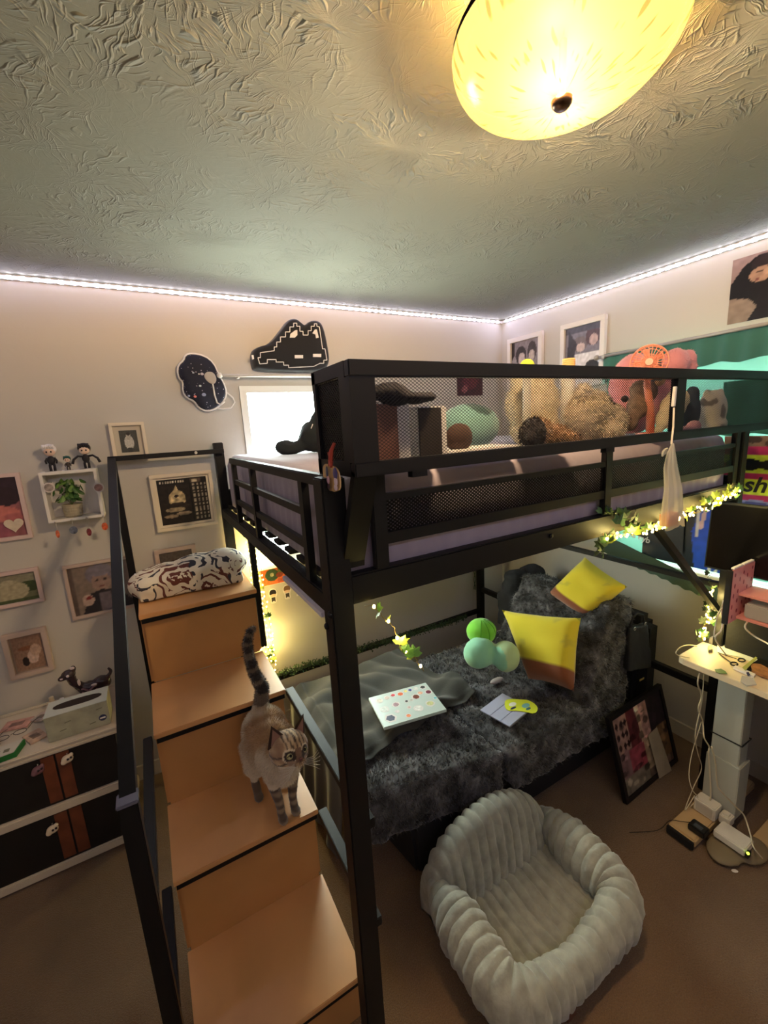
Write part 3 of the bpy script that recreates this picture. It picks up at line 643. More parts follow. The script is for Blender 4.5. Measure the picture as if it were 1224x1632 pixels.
# potted plant
leafm = mat('leaf_green', (64, 104, 44), .5, nz=(20, .3)); leafl = mat('leaf_light', (112, 150, 70), .5, nz=(20, .25))
def leaf_mesh(name, m, lobes=5, size=.02):
    P = []
    if lobes == 5: P = [(0, 0), (.35, -.12), (.75, .12), (.5, .35), (.62, .72), (.25, .62), (0, 1.05), (-.25, .62), (-.62, .72), (-.5, .35), (-.75, .12), (-.35, -.12)]
    else: P = [(0, 0), (.22, .15), (.34, .45), (.2, .8), (0, 1.0), (-.2, .8), (-.34, .45), (-.22, .15)]
    vs = [(0, .45*size, .06*size)]+[(x*size, y*size, -.14*size*abs(x)*2) for x, y in P]
    me = bpy.data.meshes.new(name); me.from_pydata(vs, [], [(0, i+1, (i+1) % len(P)+1) for i in range(len(P))]); me.materials.append(m)
    return me
oval = leaf_mesh('leaf', leafm, 0, .034); oval2 = leaf_mesh('leaf', leafl, 0, .034)
pt = thing('potted_plant', (-2.64, -.055, 1.438), 'green leafy plant in a pale ribbed pot inside the wall shelf', 'plant')
prof = [(0, 0), (.030, 0)]+[(.033+.001*(k % 2)+.006*k/10, .006*k) for k in range(1, 10)]+[(.036, .056), (.0, .05)]
MB().lathe([(a, 1.4385+b_) for a, b_ in prof], (-2.648, -.055, 0), 24).build('pot', mat('stone_pot', (168, 158, 132), .8, nz=(40, .15)), pt)
for k in range(58):
    a = rnd(0, 6.28); rr_ = rnd(.01, .055); x = -2.648+rr_*math.cos(a)*1.35; y = -.058+rr_*math.sin(a)*.7; z = 1.50+rnd(0, .085)
    o = bpy.data.objects.new('leaf', oval if k % 3 else oval2); COL.objects.link(o); o.parent = pt
    o.location = Vector((x, y, z))-Vector(pt.location); o.rotation_euler = (rnd(.3, 1.4), rnd(-.4, .4), a+1.57+rnd(-.5, .5))
st_m = mat('stem_green', (70, 92, 46), .6)
for k in range(7):
    a = k*.9; MB().tube([(-2.648, -.055, 1.49), (-2.648+.03*math.cos(a), -.055+.02*math.sin(a), 1.54), (-2.648+.045*math.cos(a), -.055+.025*math.sin(a), 1.575)], .0012, 5).build('stem', st_m, pt)
def figurine(p, label, hair, body, s=1, arms=False, face=(232, 200, 178)):
    x, y, z = p; t_ = thing('figurine', p, label, 'figurine')
    MB().cyl((x, y, z), (x, y, z+.002), .017*s, 20).build('stand_base', mat('clear_base', (190, 186, 180), .2), t_)
    mb = MB()
    mb.tube([(x-.004*s, y, z+.002), (x-.0045*s, y, z+.014*s), (x-.002*s, y, z+.02*s)], [.0032*s, .0028*s, .004*s], 8); mb.tube([(x+.004*s, y, z+.002), (x+.0045*s, y, z+.014*s), (x+.002*s, y, z+.02*s)], [.0032*s, .0028*s, .004*s], 8)
    mb.ell((x, y, z+.027*s), (.0085*s, .006*s, .011*s), nu=10, nv=8)
    for q in (-1, 1):
        if arms: mb.tube([(x+q*.006*s, y, z+.032*s), (x+q*.016*s, y-.004, z+.034*s), (x+q*.026*s, y-.006, z+.026*s), (x+q*.03*s, y-.008, z+.015*s)], [.003*s, .0026*s, .003*s, .0035*s], 7)
        else: mb.tube([(x+q*.007*s, y, z+.033*s), (x+q*.011*s, y-.002, z+.026*s), (x+q*.010*s, y-.004, z+.019*s)], [.0027*s, .0024*s, .002*s], 7)
    mb.build('body', body, t_, smooth=True)
    h = (x, y-.001, z+.05*s)
    MB().ell(h, (.0125*s, .0105*s, .0125*s), nu=16, nv=12).build('head', mat('toy_skin', face, .5), t_, smooth=True)
    hb = MB().ell((h[0], h[1]+.003*s, h[2]+.0035*s), (.0148*s, .0125*s, .0138*s), nu=16, nv=12)
    for q in range(7): a = -1.3+q*.43; hb.tube([(h[0]+.009*s*math.sin(a), h[1]-.008*s, h[2]+.014*s), (h[0]+.012*s*math.sin(a), h[1]-.0125*s, h[2]+.005*s)], [.004*s, .0005], 6)
    hb.build('hair', hair, t_, smooth=True)
    for q in (-1, 1): MB().ell((h[0]+q*.0045*s, h[1]-.0102*s, h[2]-.002*s), (.0018*s, .0008, .0024*s), nu=8, nv=6).build('eye', mat('eye_dark', (40, 30, 34), .3), t_)
figurine((-2.690, -.05, 1.6422), 'toy figure with fluffy white hair and dark clothes on the shelf top', mat('hair_white', (226, 222, 220), .6), mat('cloth_black', (32, 30, 36), .7), 1.75)
figurine((-2.632, -.07, 1.6422), 'smallest toy figure, green hair, crouched at the middle of the shelf top', mat('hair_green', (34, 84, 76), .6), mat('cloth_dark', (56, 50, 48), .7), .95)
figurine((-2.566, -.05, 1.6422), 'toy figure with black hair and spread black arms on the shelf top right', mat('hair_black', (34, 28, 30), .6), mat('cloth_black'), 1.7, True)
# under-bed wall: orange picture, paper, chibi stickers
t = thing('orange_picture', (-1.79, -.003, .9), 'orange picture of a green plant taped beneath the small window', 'picture')
paint('print', t, (-1.862, -.003, .898), (.15, 0, 0), (0, 0, .112), [('e', .42, .5, .26, .32, (64, 92, 66)), ('e', .42, .52, .08, .1, (190, 190, 160)), ('e', .75, .7, .1, .2, (96, 112, 60)), ('r', .62, .05, .9, .25, (190, 92, 60)), ('e', .7, .45, .14, .14, (150, 76, 54))], 36, 30, bg_=(226, 118, 62), nzz=.2)
MB().box(-1.865, -.0025, .894, -1.708, -.0005, 1.014).build('paper', white2, t)
def chibi(x, z, label, hair):
    t_ = thing('wall_sticker', (x, -.003, z), label, 'sticker', 'small character stickers under the window')
    P = smooth_poly([(x-.026, z+.05), (x-.02, z+.08), (x, z+.088), (x+.02, z+.08), (x+.026, z+.05), (x+.016, z+.03), (x+.018, z+.0), (x, z-.004), (x-.018, z), (x-.016, z+.03)], 1)
    MB().prism(P, (0, -.0005, 0), (1, 0, 0), (0, 0, 1), .001).build('sticker_edge', white2, t_)
    MB().prism(smooth_poly([(x-.021, z+.05), (x-.018, z+.076), (x, z+.083), (x+.018, z+.076), (x+.021, z+.05), (x, z+.055)], 1), (0, -.0016, 0), (1, 0, 0), (0, 0, 1), .0006).build('hair', hair, t_)
    MB().prism([(x-.014, z+.038), (x+.014, z+.038), (x+.017, z+.055), (x-.017, z+.055)], (0, -.0016, 0), (1, 0, 0), (0, 0, 1), .0005).build('face', mat('toy_skin'), t_)
    MB().prism([(x-.011, z+.004), (x-.003, z+.012), (x+.003, z+.012), (x+.011, z+.004), (x+.011, z+.034), (x-.011, z+.034)], (0, -.0016, 0), (1, 0, 0), (0, 0, 1), .0005).build('body', mat('cloth_dark'), t_)
chibi(-1.806, .785, 'chibi wall sticker with black hair, left one of two', mat('hair_black')); chibi(-1.722, .79, 'chibi wall sticker with brown hair, right one of two', mat('hair_brown', (112, 84, 56), .7))
t = tag(MB().prism([(-1.668, .79), (-1.60, .80), (-1.606, .862), (-1.66, .872)], (0, -.0005, 0), (1, 0, 0), (0, 0, 1), .0012).build('note_card', white2), 'small white card with dark marks right of the wall stickers', 'card')
MB().prism([(-1.655, .81), (-1.64, .80), (-1.62, .84), (-1.63, .85), (-1.642, .826), (-1.65, .85)], (0, -.0018, 0), (1, 0, 0), (0, 0, 1), .0005).build('mark', mat('ink', (30, 30, 30), .8), t)
tag(paint('maroon_picture', None, (-.42, -.004, 1.93), (.23, 0, 0), (0, 0, .15), [('e', .5, .6, .3, .3, (96, 40, 56)), ('e', .3, .3, .12, .15, (150, 90, 96))], 14, 12, bg_=(64, 30, 42), nzz=.4), 'small maroon picture on the back wall seen through the mesh', 'picture')
# ------------------------------------------------------------------ right window curtains and posters
teal = mat('teal_cloth', (58, 112, 100), .9, sheen=.2); sheer = mat('sheer_green'); sN = sheer.node_tree.nodes; sL = sheer.node_tree.links
for n in list(sN): sN.remove(n)
s0 = sN.new('ShaderNodeOutputMaterial'); s1 = sN.new('ShaderNodeBsdfTranslucent'); s2 = sN.new('ShaderNodeBsdfDiffuse'); s3 = sN.new('ShaderNodeAddShader')
s1.inputs[0].default_value = (.11, .16, .145, 1); s2.inputs[0].default_value = (.10, .28, .21, 1)
sL.new(s1.outputs[0], s3.inputs[0]); sL.new(s2.outputs[0], s3.inputs[1]); sL.new(s3.outputs[0], s0.inputs[0])
dk = mat('dark_green_cloth', (44, 92, 78), .95)
def curtain(name, m, parent, y0, y1, z0, z1, x=-.045, amp=.008, fr=60, hem=0):
    n = int(abs(y1-y0)/.006)+2; mb = MB(); vs = []; fs = []
    for j, z in enumerate((z0, z0+(z1-z0)*.3, z0+(z1-z0)*.7, z1)):
        for i in range(n):
            y = y0+(y1-y0)*i/(n-1); w = amp*math.sin(fr*y+1.5*math.sin(9*y+j*.3))*(1 if j < 3 else .5)
            vs.append((x+w, y, z+(.006*math.sin(40*y) if j == 0 else 0)))
    fs = [(j*n+i, j*n+i+1, (j+1)*n+i+1, (j+1)*n+i) for j in range(3) for i in range(n-1)]
    k = len(vs); vs += [(a[0]-.0015, a[1], a[2]) for a in vs]; fs += [tuple(k+i for i in f_)[::-1] for f_ in fs]
    mb.v = vs; mb.f = fs; return mb.build(name, m, parent, smooth=True)
ct = thing('green_curtains', (-.05, -1.4, .85), 'sheer green curtains with dark side panel on the right window', 'curtain')
curtain('valance', teal, ct, -.815, -2.15, 1.945, 2.075, -.048)
curtain('sheer_panel', sheer, ct, -.84, -1.42, .99, 1.96, -.036, .003)
curtain('sheer_panel', sheer, ct, -1.42, -2.10, .99, 1.96, -.036, .003)
curtain('side_panel', dk, ct, -1.40, -2.15, 1.63, 1.86, -.055, .014, 45)
hm = mat('hem_grey_green', (78, 100, 88), .95)
vs = []; n_ = 150
for j, (zs, dz) in enumerate(((.960, -.20), (1.066, -.255))):
    for i in range(n_+1):
        y = -.868-1.2*i/n_; k_ = min(.62, -.868-y); vs.append((-.074+.003*math.sin(30*y), y, zs+dz*k_+(.004*math.sin(110*y) if j == 0 else .0)))
k_ = len(vs); vs += [(a[0]+.002, a[1], a[2]) for a in vs]
mb = MB(); mb.v = vs; mb.f = [(i, i+1, n_+1+i+1, n_+1+i) for i in range(n_)]+[(k_+i, k_+n_+1+i, k_+n_+1+i+1, k_+i+1) for i in range(n_)]
mb.build('hem_band', hm, ct, smooth=True)
rd = thing('curtain_rod', (-.06, -1.4, 2.05), 'metal curtain rod with knob end above the right window', 'curtain rod')
met = mat('brushed_metal', (170, 162, 152), .4, metal=.4)
MB().cyl((-.062, -.80, 2.062), (-.062, -2.2, 2.085), .008, 12).build('pole', met, rd, smooth=True)
MB().ell((-.062, -.785, 2.062), (.015, .016, .015), nu=12, nv=8).build('finial', met, rd, smooth=True); MB().box(-.07, -.835, 2.05, -.001, -.822, 2.07).build('wall_bracket', met, rd)
# posters leaning in the lower window
navy = (34, 44, 56)
pb = thing('blue_poster', (-.065, -1.36, 1.0), 'dark navy and bright blue poster of a person standing in the lower window', 'poster')
paint('print', pb, (-.062, -1.10, .985), (0, -.46, 0), (0, 0, .40), [('p', [(0, .0), (.55, 0), (.5, .4), (.55, .8), (.4, 1), (0, 1)], navy), ('p', [(.55, 0), (1, 0), (1, 1), (.62, 1), (.6, .8), (.5, .45)], (40, 86, 214)), ('r', .60, .85, 1, 1, (90, 200, 216)), ('e', .52, .86, .1, .1, (206, 176, 160)), ('e', .5, .97, .08, .05, (190, 150, 130)), ('p', [(.56, .5), (.6, .8), (.63, .72), (.6, .5)], (226, 190, 196)), ('r', .54, .4, .565, .72, (230, 226, 230)),
    ('e', .9, .0, .22, .2, (226, 236, 250)), ('e', .9, 0, .2, .18, (40, 86, 214)), ('e', .9, 0, .16, .14, (226, 236, 250)), ('e', .9, 0, .14, .12, (40, 86, 214)), ('e', .9, 0, .1, .08, (226, 236, 250)), ('e', .9, 0, .08, .06, (40, 86, 214))], 70, 60, bg_=(40, 60, 120), nzz=.1)
MB().box(-.0615, -1.56, .985, -.0595, -1.10, 1.385).build('board', white2, pb)
pn = thing('black_poster', (-.065, -1.06, 1.1), 'black poster with white lettering under the fairy lights in the right window', 'poster')
MB().prism([(lambda q: (q.y, q.z))(at(u, v, 'x', -.070)) for u, v in ((996, 846), (1088, 882), (1092, 800), (990, 815))], (-.070, 0, 0), (0, 1, 0), (0, 0, 1), .002).build('sheet', mat('poster_black', (22, 24, 28), .5), pn)
t0_, t1_ = at(996, 852, 'x', -.0735), at(1048, 871, 'x', -.0735); td_ = t1_-t0_
text('the nyb', 'lettering', white2, pn, t0_, td_, Vector((0, td_.z, -td_.y)), .045)
lime = mat('lime_print', (214, 222, 60), .6)
for a in ((-1.085, 1.215, .05), (-1.145, 1.16, .045)):
    y, z, s_ = a; w = .008
    for q in ((y, z, y-w, z+s_), (y-s_, z, y-s_+w, z+s_), (y, z, y-s_, z+w), (y, z+s_-w, y-s_, z+s_)):
        MB().box(-.0745, min(q[0], q[2]), q[1], -.0732, max(q[0], q[2]), q[3]).build('lime_outline', lime, pn)
pm = thing('magenta_poster', (-.07, -1.6, 1.33), 'magenta poster with lime bands and black lettering, right edge', 'poster')
paint('print', pm, (-.084, -1.438, 1.315), (0, -.34, 0), (0, 0, .31), [('r', 0, .86, 1, 1, (120, 100, 84)), ('e', .3, .95, .1, .05, (60, 46, 40)), ('e', .5, .9, .08, .06, (66, 50, 44)), ('r', 0, .62, 1, .74, (206, 226, 60)), ('r', 0, .50, 1, .58, (206, 226, 60)), ('r', .08, .56, 1, .66, (18, 18, 20)), ('e', .14, .61, .1, .07, (18, 18, 20)), ('e', .3, .61, .12, .08, (18, 18, 20)), ('e', .52, .61, .12, .08, (18, 18, 20)), ('r', 0, .2, 1, .40, (206, 226, 60)), ('r', 0, 0, 1, .1, (80, 84, 150)), ('e', .4, .02, .3, .1, (150, 160, 206)), ('e', .4, 0, .28, .09, (80, 84, 150))], 60, 60, bg_=(182, 44, 98), nzz=.15)
MB().box(-.0835, -1.778, 1.315, -.081, -1.438, 1.625).build('board', white2, pm)
text('esh', 'lettering', mat('ink'), pm, (-.0855, -1.478, 1.388), (0, -1, 0), (0, 0, 1), .092, shear=.25)
# ------------------------------------------------------------------ things in the basket and on the bed
z0 = 1.669
def bx_thing(name, label, cat, m, a, bev=.002, group=None): return tag(box(name, m, None, *a, bevel=bev), label, cat, group)
wc = thing('storage_box', (-1.84, -1.6, z0), 'white cardboard box with brown front, left end of the mesh basket', 'box')
box('front_panel', mat('brown_board', (112, 74, 62), .6), wc, -1.935, -1.602, z0, -1.882, -1.598, 1.795); box('box_body', white, wc, -1.938, -1.5975, z0, -1.850, -1.50, 1.802, bevel=.002)
wc2 = thing('storage_box', (-1.74, -1.58, z0), 'dark box with a white side, second from the left in the basket', 'box')
box('front_panel', mat('dark_board', (44, 36, 30), .6), wc2, -1.826, -1.598, z0, -1.768, -1.594, 1.785); box('box_body', white, wc2, -1.828, -1.5935, z0, -1.750, -1.52, 1.788, bevel=.002)
dfab = mat('charcoal_knit', (40, 38, 46), .95, bump=(120, .6, .003))
remesh(MB().ell((-1.885, -1.57, 1.812), (.048, .055, .028)).ell((-1.83, -1.59, 1.806), (.05, .04, .012)), 'tmpcap', dfab, voxel=.005, smooth=3, disp=lambda c, n: .003*fbm(c, 40)).name = 'knit_cap'
tag(bpy.data.objects['knit_cap'], 'dark knit cap lying on top of the brown fronted box', 'cap')
def plush(name, label, cat, prims, m=vsoft, voxel=.008, smooth=4, col=None, dis=.002, parts=None, loc=None, fr=25):
    mb = MB()
    for p in prims:
        if len(p) >= 2 and not isinstance(p[0], (int, float)) and isinstance(p[0], (tuple, list, Vector)) and isinstance(p[1], (tuple, list)) and len(p[1]) == 3 and isinstance(p[1][0], (int, float)): mb.ell(*p)
        else: mb.tube(p[0], p[1], 12)
    v = np.array([tuple(a) for a in mb.v])
    t_ = thing(name, ((v[:, 0].min()+v[:, 0].max())/2, (v[:, 1].min()+v[:, 1].max())/2, v[:, 2].min()), label, cat)
    o = remesh(mb, 'body', m, t_, voxel, smooth, (lambda c, n: dis*fbm(c, fr)) if dis else None, col)
    return t_, o
plush('teal_plush', 'teal dome-shaped plush cushion behind the basket mesh', 'plush toy', [((-1.42, -1.28, 1.735), (.115, .08, .075))], col=lambda c: (44, 78, 76) if ((c.x+1.40)/.05)**2+((c.z-1.80)/.03)**2 < 1 else (118, 164, 158), voxel=.008)
tag(box('white_tray', white, None, -1.735, -1.575, z0+.0005, -1.50, -1.46, z0+.018, bevel=.003), 'flat white tray under the small brown pouch in the basket', 'tray')
pch, _ = plush('brown_pouch', 'small dark brown pouch on the white tray', 'pouch', [((-1.665, -1.53, 1.715), (.04, .025, .036))], m=mat('brown_fabric', (70, 48, 38), .9, bump=(60, .5)), voxel=.006)
tanc = lambda c: (228, 216, 186)
pt1, b1 = plush('tan_bear', 'tall golden tan plush toy in the middle of the basket', 'plush toy', [((-1.15, -1.30, 1.80), (.10, .07, .095)), ((-1.15, -1.31, 1.72), (.085, .07, .07)), ((-1.22, -1.30, 1.88), (.028, .02, .03)), ((-1.08, -1.30, 1.88), (.028, .02, .03))], col=tanc, voxel=.008)
fur(b1, 'plush_pile', vcol, pt1, 5000, .012, .003)
def dogcol(c): return (36, 28, 28) if c.x < -1.44 or c.z > 1.735+.03*math.sin(c.x*30) else (170, 134, 96)
dg, b2 = plush('dog_plush', 'black and tan puppy plush lying at the basket middle', 'plush toy', [((-1.44, -1.57, 1.712), (.05, .035, .04)), ((-1.37, -1.57, 1.70), (.05, .035, .03)), ((-1.475, -1.59, 1.70), (.02, .015, .03)), ((-1.335, -1.60, 1.69), (.028, .018, .018))], col=dogcol, voxel=.006)
fur(b2, 'plush_pile', vcol, dg, 2500, .009, .0025)
for s_ in (0, 1): MB().ell((-1.345+.02*s_, -1.617, 1.70), (.003, .002, .003), nu=8, nv=6).build('eye', mat('eye_dark'), dg)
b3c = lambda c: (150, 60, 60) if c.x > -.93 and c.z < 1.77 else ((30, 28, 28) if (c.x+.98)**2+(c.z-1.80)**2 < .0004 else (212, 198, 172))
tb, b3 = plush('tan_plush', 'large round sandy plush with a red brown side behind the mesh', 'plush toy', [((-1.05, -1.45, 1.75), (.095, .06, .08)), ((-.97, -1.47, 1.725), (.06, .05, .055)), ((-1.10, -1.46, 1.82), (.03, .025, .03)), ((-1.02, -1.50, 1.70), (.04, .05, .03))], col=b3c, voxel=.008)
fur(b3, 'plush_pile', vcol, tb, 5000, .011, .003)
MB().ell((-.985, -1.525, 1.795), (.014, .01, .011), nu=12, nv=8).build('nose', mat('eye_dark'), tb, smooth=True)
q0 = mat('cream_quilt', (206, 192, 160), .95, nz=(50, .15), bump=(70, .4)); q1 = mat('brown_quilt', (128, 104, 84), .95, nz=(60, .35), bump=(80, .5))
tag(remesh(MB().tube([(-.92, -1.50, 1.70), (-.83, -1.48, 1.77), (-.77, -1.46, 1.83)], [.018, .035, .045], 12), 'brown_throw', q1, voxel=.008, smooth=4, disp=lambda c, n: .004*math.sin(60*c.x+40*c.z)), 'folded brown speckled throw leaning behind the mesh', 'throw')
tag(remesh(MB().tube([(-.90, -1.585, 1.685), (-.82, -1.575, 1.74), (-.74, -1.56, 1.79)], [.012, .035, .04], 12), 'cream_throw', q0, voxel=.008, smooth=4, disp=lambda c, n: .003*math.sin(70*c.x+50*c.z)), 'folded cream throw leaning before the brown speckled one', 'throw')
tag(remesh(MB().ell((-.80, -1.615, 1.685), (.07, .025, .014)).ell((-.74, -1.615, 1.695), (.03, .02, .02)), 'pink_cloth', mat('pink_cloth', (216, 158, 160), .9), voxel=.006, smooth=3), 'pale pink cloth at the foot of the cream throw', 'cloth')
# pedestal fan
peach = mat('peach_plastic', (236, 150, 120), .4)
fc = Vector((-.872, -1.53, 1.905)); fn = (CAM-fc); fn.z = .15; fn.normalize()
fan = thing('desk_fan', (-.80, -1.50, z0), 'small peach pink round fan on a stand above the basket', 'fan')
fx = fn.orthogonal().normalized(); fy = fn.cross(fx)
for r_, dd in ((.053, 0), (.053, .018), (.024, .021), (.040, .020)):
    MB().tube([fc+fn*dd+(fx*math.cos(a)+fy*math.sin(a))*r_ for a in [2*math.pi*k/32 for k in range(33)]], .0022 if r_ > .05 else .0012, 6, False).build('guard_ring', peach, fan, smooth=True)
for k in range(26):
    a = 2*math.pi*k/26; dr = fx*math.cos(a)+fy*math.sin(a); dt = -fx*math.sin(a)+fy*math.cos(a)
    MB().tube([fc+fn*.021+dr*.010, fc+fn*.021+dr*.032+dt*.006, fc+fn*.016+dr*.051+dt*.011, fc+dr*.053+dt*.011], .0013, 5).build('guard_spoke', peach, fan)
MB().cyl(fc+fn*.018, fc+fn*.025, .011, 20).build('hub_cap', mat('peach_light', (244, 186, 160), .4), fan)
MB().cyl(fc-fn*.028, fc-fn*.002, .024, 20).build('motor_housing', peach, fan, smooth=True)
for k in range(5):
    a = 2*math.pi*k/5; dr = fx*math.cos(a)+fy*math.sin(a); dt = -fx*math.sin(a)+fy*math.cos(a)
    MB().hexa([fc+dr*.008+fn*.004, fc+dr*.044-dt*.010+fn*.002, fc+dr*.046+dt*.013+fn*.01, fc+dr*.01+dt*.008+fn*.01]+[x+fn*.0015 for x in (fc+dr*.008+fn*.004, fc+dr*.044-dt*.010+fn*.002, fc+dr*.046+dt*.013+fn*.01, fc+dr*.01+dt*.008+fn*.01)]).build('blade', peach, fan)
MB().tube([fc-fn*.02+Vector((0, 0, -.01)), (-.85, -1.515, 1.84), (-.83, -1.52, 1.76), (-.82, -1.52, 1.68)], [.010, .011, .012, .014], 12).build('stand_pole', peach, fan, smooth=True)
MB().cyl((-.82, -1.52, z0), (-.82, -1.52, z0+.012), .045, 24).build('stand_base', peach, fan, bevel=.002)
pinkp = lambda c: (226, 150, 152)
pk, bp_ = plush('pink_plush', 'big rosy pink round plush toy showing above the basket rail', 'plush toy', [((-.56, -1.30, 1.85), (.12, .08, .135)), ((-.42, -1.33, 1.82), (.12, .07, .125)), ((-.50, -1.42, 1.93), (.055, .045, .055)), ((-.452, -1.44, 1.945), (.03, .03, .034)), ((-.435, -1.44, 1.915), (.028, .028, .03)), ((-.56, -1.3, 1.75), (.13, .08, .085))], col=pinkp, voxel=.009, smooth=3)
fur(bp_, 'plush_pile', vcol, pk, 5000, .006, .002)
MB().tube([(-.585, -1.385, 1.86), (-.56, -1.40, 1.89), (-.52, -1.405, 1.90)], .0025, 6).build('seam', mat('seam_dark', (60, 40, 40), .8), pk)
MB().ell((-.565, -1.40, 1.865), (.03, .018, .02), nu=12, nv=8).build('tan_patch', mat('tan_patch', (206, 160, 110), .9), pk, smooth=True)
tag(MB().prism([(-.735, 1.86), (-.655, 1.86), (-.665, 1.925), (-.70, 1.93), (-.72, 1.915)], (0, -1.45, 0), (1, 0, 0), (0, 0, 1), .008).build('phone_holder', mat('slate', (70, 76, 84), .5)), 'slate grey angled tablet stand edge in front of the pink plush', 'stand')
bpy.data.objects['phone_holder'].name = 'tablet_stand'
MB().cyl((-.69, -1.445, z0), (-.69, -1.445, 1.87), .006, 10).build('stand_stem', mat('slate'), bpy.data.objects['tablet_stand'])
spot = lambda c: (96, 88, 84) if noise.noise(c*28) > .16 else (196, 188, 176)
sp_, bs = plush('spotted_plush', 'cream plush toy with grey cow spots behind the basket mesh', 'plush toy', [((-.50, -1.56, 1.745), (.07, .04, .072)), ((-.455, -1.56, 1.80), (.022, .012, .02)), ((-.55, -1.56, 1.80), (.022, .012, .02)), ((-.5, -1.57, 1.695), (.05, .04, .03))], col=spot, voxel=.006)
tag(remesh(MB().ell((-.66, -1.56, 1.74), (.045, .03, .07)).ell((-.66, -1.565, 1.80), (.03, .02, .03)), 'navy_bag', mat('navy_bag', (44, 54, 70), .7, bump=(30, .5)), voxel=.007, smooth=3), 'dark navy drawstring bag between fan and spotted plush', 'bag')
# bottles
bt = thing('pill_bottle', (-1.185, -1.40, z0), 'squat bottle with a peach orange ribbed cap above the rail', 'bottle')
bp0 = at(906, 590, 'y', -1.40); bx_, bz = bp0.x, bp0.z
bt.location = (bx_, -1.40, 1.657)
MB().lathe([(0, 1.658), (.022, 1.658), (.022, bz-.01), (.016, bz)], (bx_, -1.40, 0), 24).build('bottle_body', mat('bottle_white', (226, 222, 210), .4), bt, smooth=True)
MB().lathe([(.019, bz+.001)]+[(.0195+.0012*(k % 2), bz+.004+k*.003) for k in range(10)]+[(.018, bz+.036), (0, bz+.036)], (bx_, -1.40, 0), 28).build('cap', mat('peach_cap', (240, 186, 116), .5), bt)
bq = at(840, 583, 'y', -1.40)
tt = thing('tennis_ball', (bq.x, -1.40, 1.657), 'small lime yellow ball topping a slim holder, left of the bottle', 'ball')
MB().ell((bq.x, -1.40, bq.z-.002), (.022, .022, .022), nu=20, nv=14).build('ball_shell', mat('tennis_felt', (214, 216, 70), .95, bump=(200, .5)), tt, smooth=True)
MB().cyl((bq.x, -1.40, 1.658), (bq.x, -1.40, bq.z-.02), .012, 16).build('holder', mat('holder_clear', (200, 196, 180), .3), tt)
# hoodie on the bed by the window
hd, hb = plush('dark_hoodie', 'crumpled black hoodie lying on the mattress before the window', 'clothing', [((-1.765, -.50, 1.685), (.07, .05, .032)), ((-1.67, -.50, 1.72), (.06, .08, .065)), ((-1.60, -.50, 1.76), (.07, .09, .10)), ((-1.55, -.5, 1.72), (.09, .1, .065))], m=mat('hoodie_black', (30, 36, 38), .95, bump=(40, .5)), voxel=.009, smooth=4, dis=.012, fr=14)
MB().tube([(-1.70, -.555, 1.72), (-1.695, -.56, 1.75), (-1.68, -.56, 1.78)], .002, 6).build('drawstring', white, hd)
# organza bag on its clip
ob = thing('mesh_gift_bag', (-1.0, -1.70, 1.40), 'sheer cream drawstring bag with an orange cube, clipped to the basket rail', 'bag')
org = mat('organza', (238, 234, 214), .8, alpha=.38)
ctr = [(at(u, v, 'y', -1.71), w) for u, v, w in ((1070, 706, .004), (1067, 722, .016), (1066, 745, .026), (1070, 780, .034), (1069, 815, .042), (1069, 838, .047))]
vs = []; n = 40
for j, (p, w) in enumerate(ctr):
    for i in range(n):
        a = 2*math.pi*i/n; r_ = w*(1+.10*math.sin(7*a+j*.4)+.05*math.sin(13*a)); vs.append((p.x+r_*math.cos(a), p.y+r_*.45*math.sin(a)-.004, p.z+.006*math.sin(3*a)*(j > 3)))
mb = MB(); mb.v = vs; mb.f = [(j*n+i, j*n+(i+1) % n, (j+1)*n+(i+1) % n, (j+1)*n+i) for j in range(len(ctr)-1) for i in range(n)]+[tuple((len(ctr)-1)*n+i for i in range(n))]
mb.build('bag_body', org, ob, smooth=True)
p0 = at(1062, 722, 'y', -1.712)
for k in range(7): a = -1.9+k*.3; MB().tube([p0, p0+Vector((.02*math.sin(a)*1.2-.008, -.006, .014*math.cos(a)))], [.001, .003], 5).build('ruffle', org, ob)
p1 = at(1068, 828, 'y', -1.712)
MB().box(p1.x-.026, p1.y-.012, p1.z-.018, p1.x+.026, p1.y+.018, p1.z+.02).build('orange_cube', mat('orange_soap', (206, 140, 84), .7), ob, bevel=.003)
MB().tube([at(1074, 650, 'y', -1.688), at(1073, 680, 'y', -1.70), at(1070, 708, 'y', -1.712)], .0025, 6).build('string', mat('string', (216, 206, 186), .8), ob)
a0, a1 = at(1076, 616, 'y', -1.687), at(1073, 648, 'y', -1.687)
MB().bar(a0, a1, .009, .008, (0, 1, 0)).build('clip', white, ob, bevel=.001)
# key charm on the basket corner
kc = thing('key_charm', at(530, 760, 'x', -2.045), 'colourful acrylic charm with gold edge hanging from an orange ribbon at bed corner', 'charm')
P = smooth_poly([(lambda q: (q.y, q.z))(at(u, v, 'x', -2.04)) for u, v in ((516, 742), (522, 738), (527, 743), (533, 742), (540, 750), (543, 765), (543, 780), (536, 784), (529, 782), (522, 781), (518, 770), (516, 755))], 1)
MB().prism(P[::-1] if True else P, (-2.042, 0, 0), (0, 1, 0), (0, 0, 1), .003).build('acrylic', mat('charm_gold', (206, 164, 110), .25, coat=.6), kc)
for (u, v, c, ry, rz) in ((521, 752, (56, 60, 84), .006, .011), (534, 755, (58, 50, 120), .010, .012), (523, 765, (196, 150, 160), .007, .008), (535, 767, (214, 190, 196), .008, .009), (524, 776, (70, 40, 44), .006, .006), (535, 777, (96, 60, 96), .008, .006)):
    p = at(u, v, 'x', -2.047); MB().ell(p, (.0015, ry, rz), nu=12, nv=6).build('print_patch', mat('charm_c%d' % u, c, .3), kc)
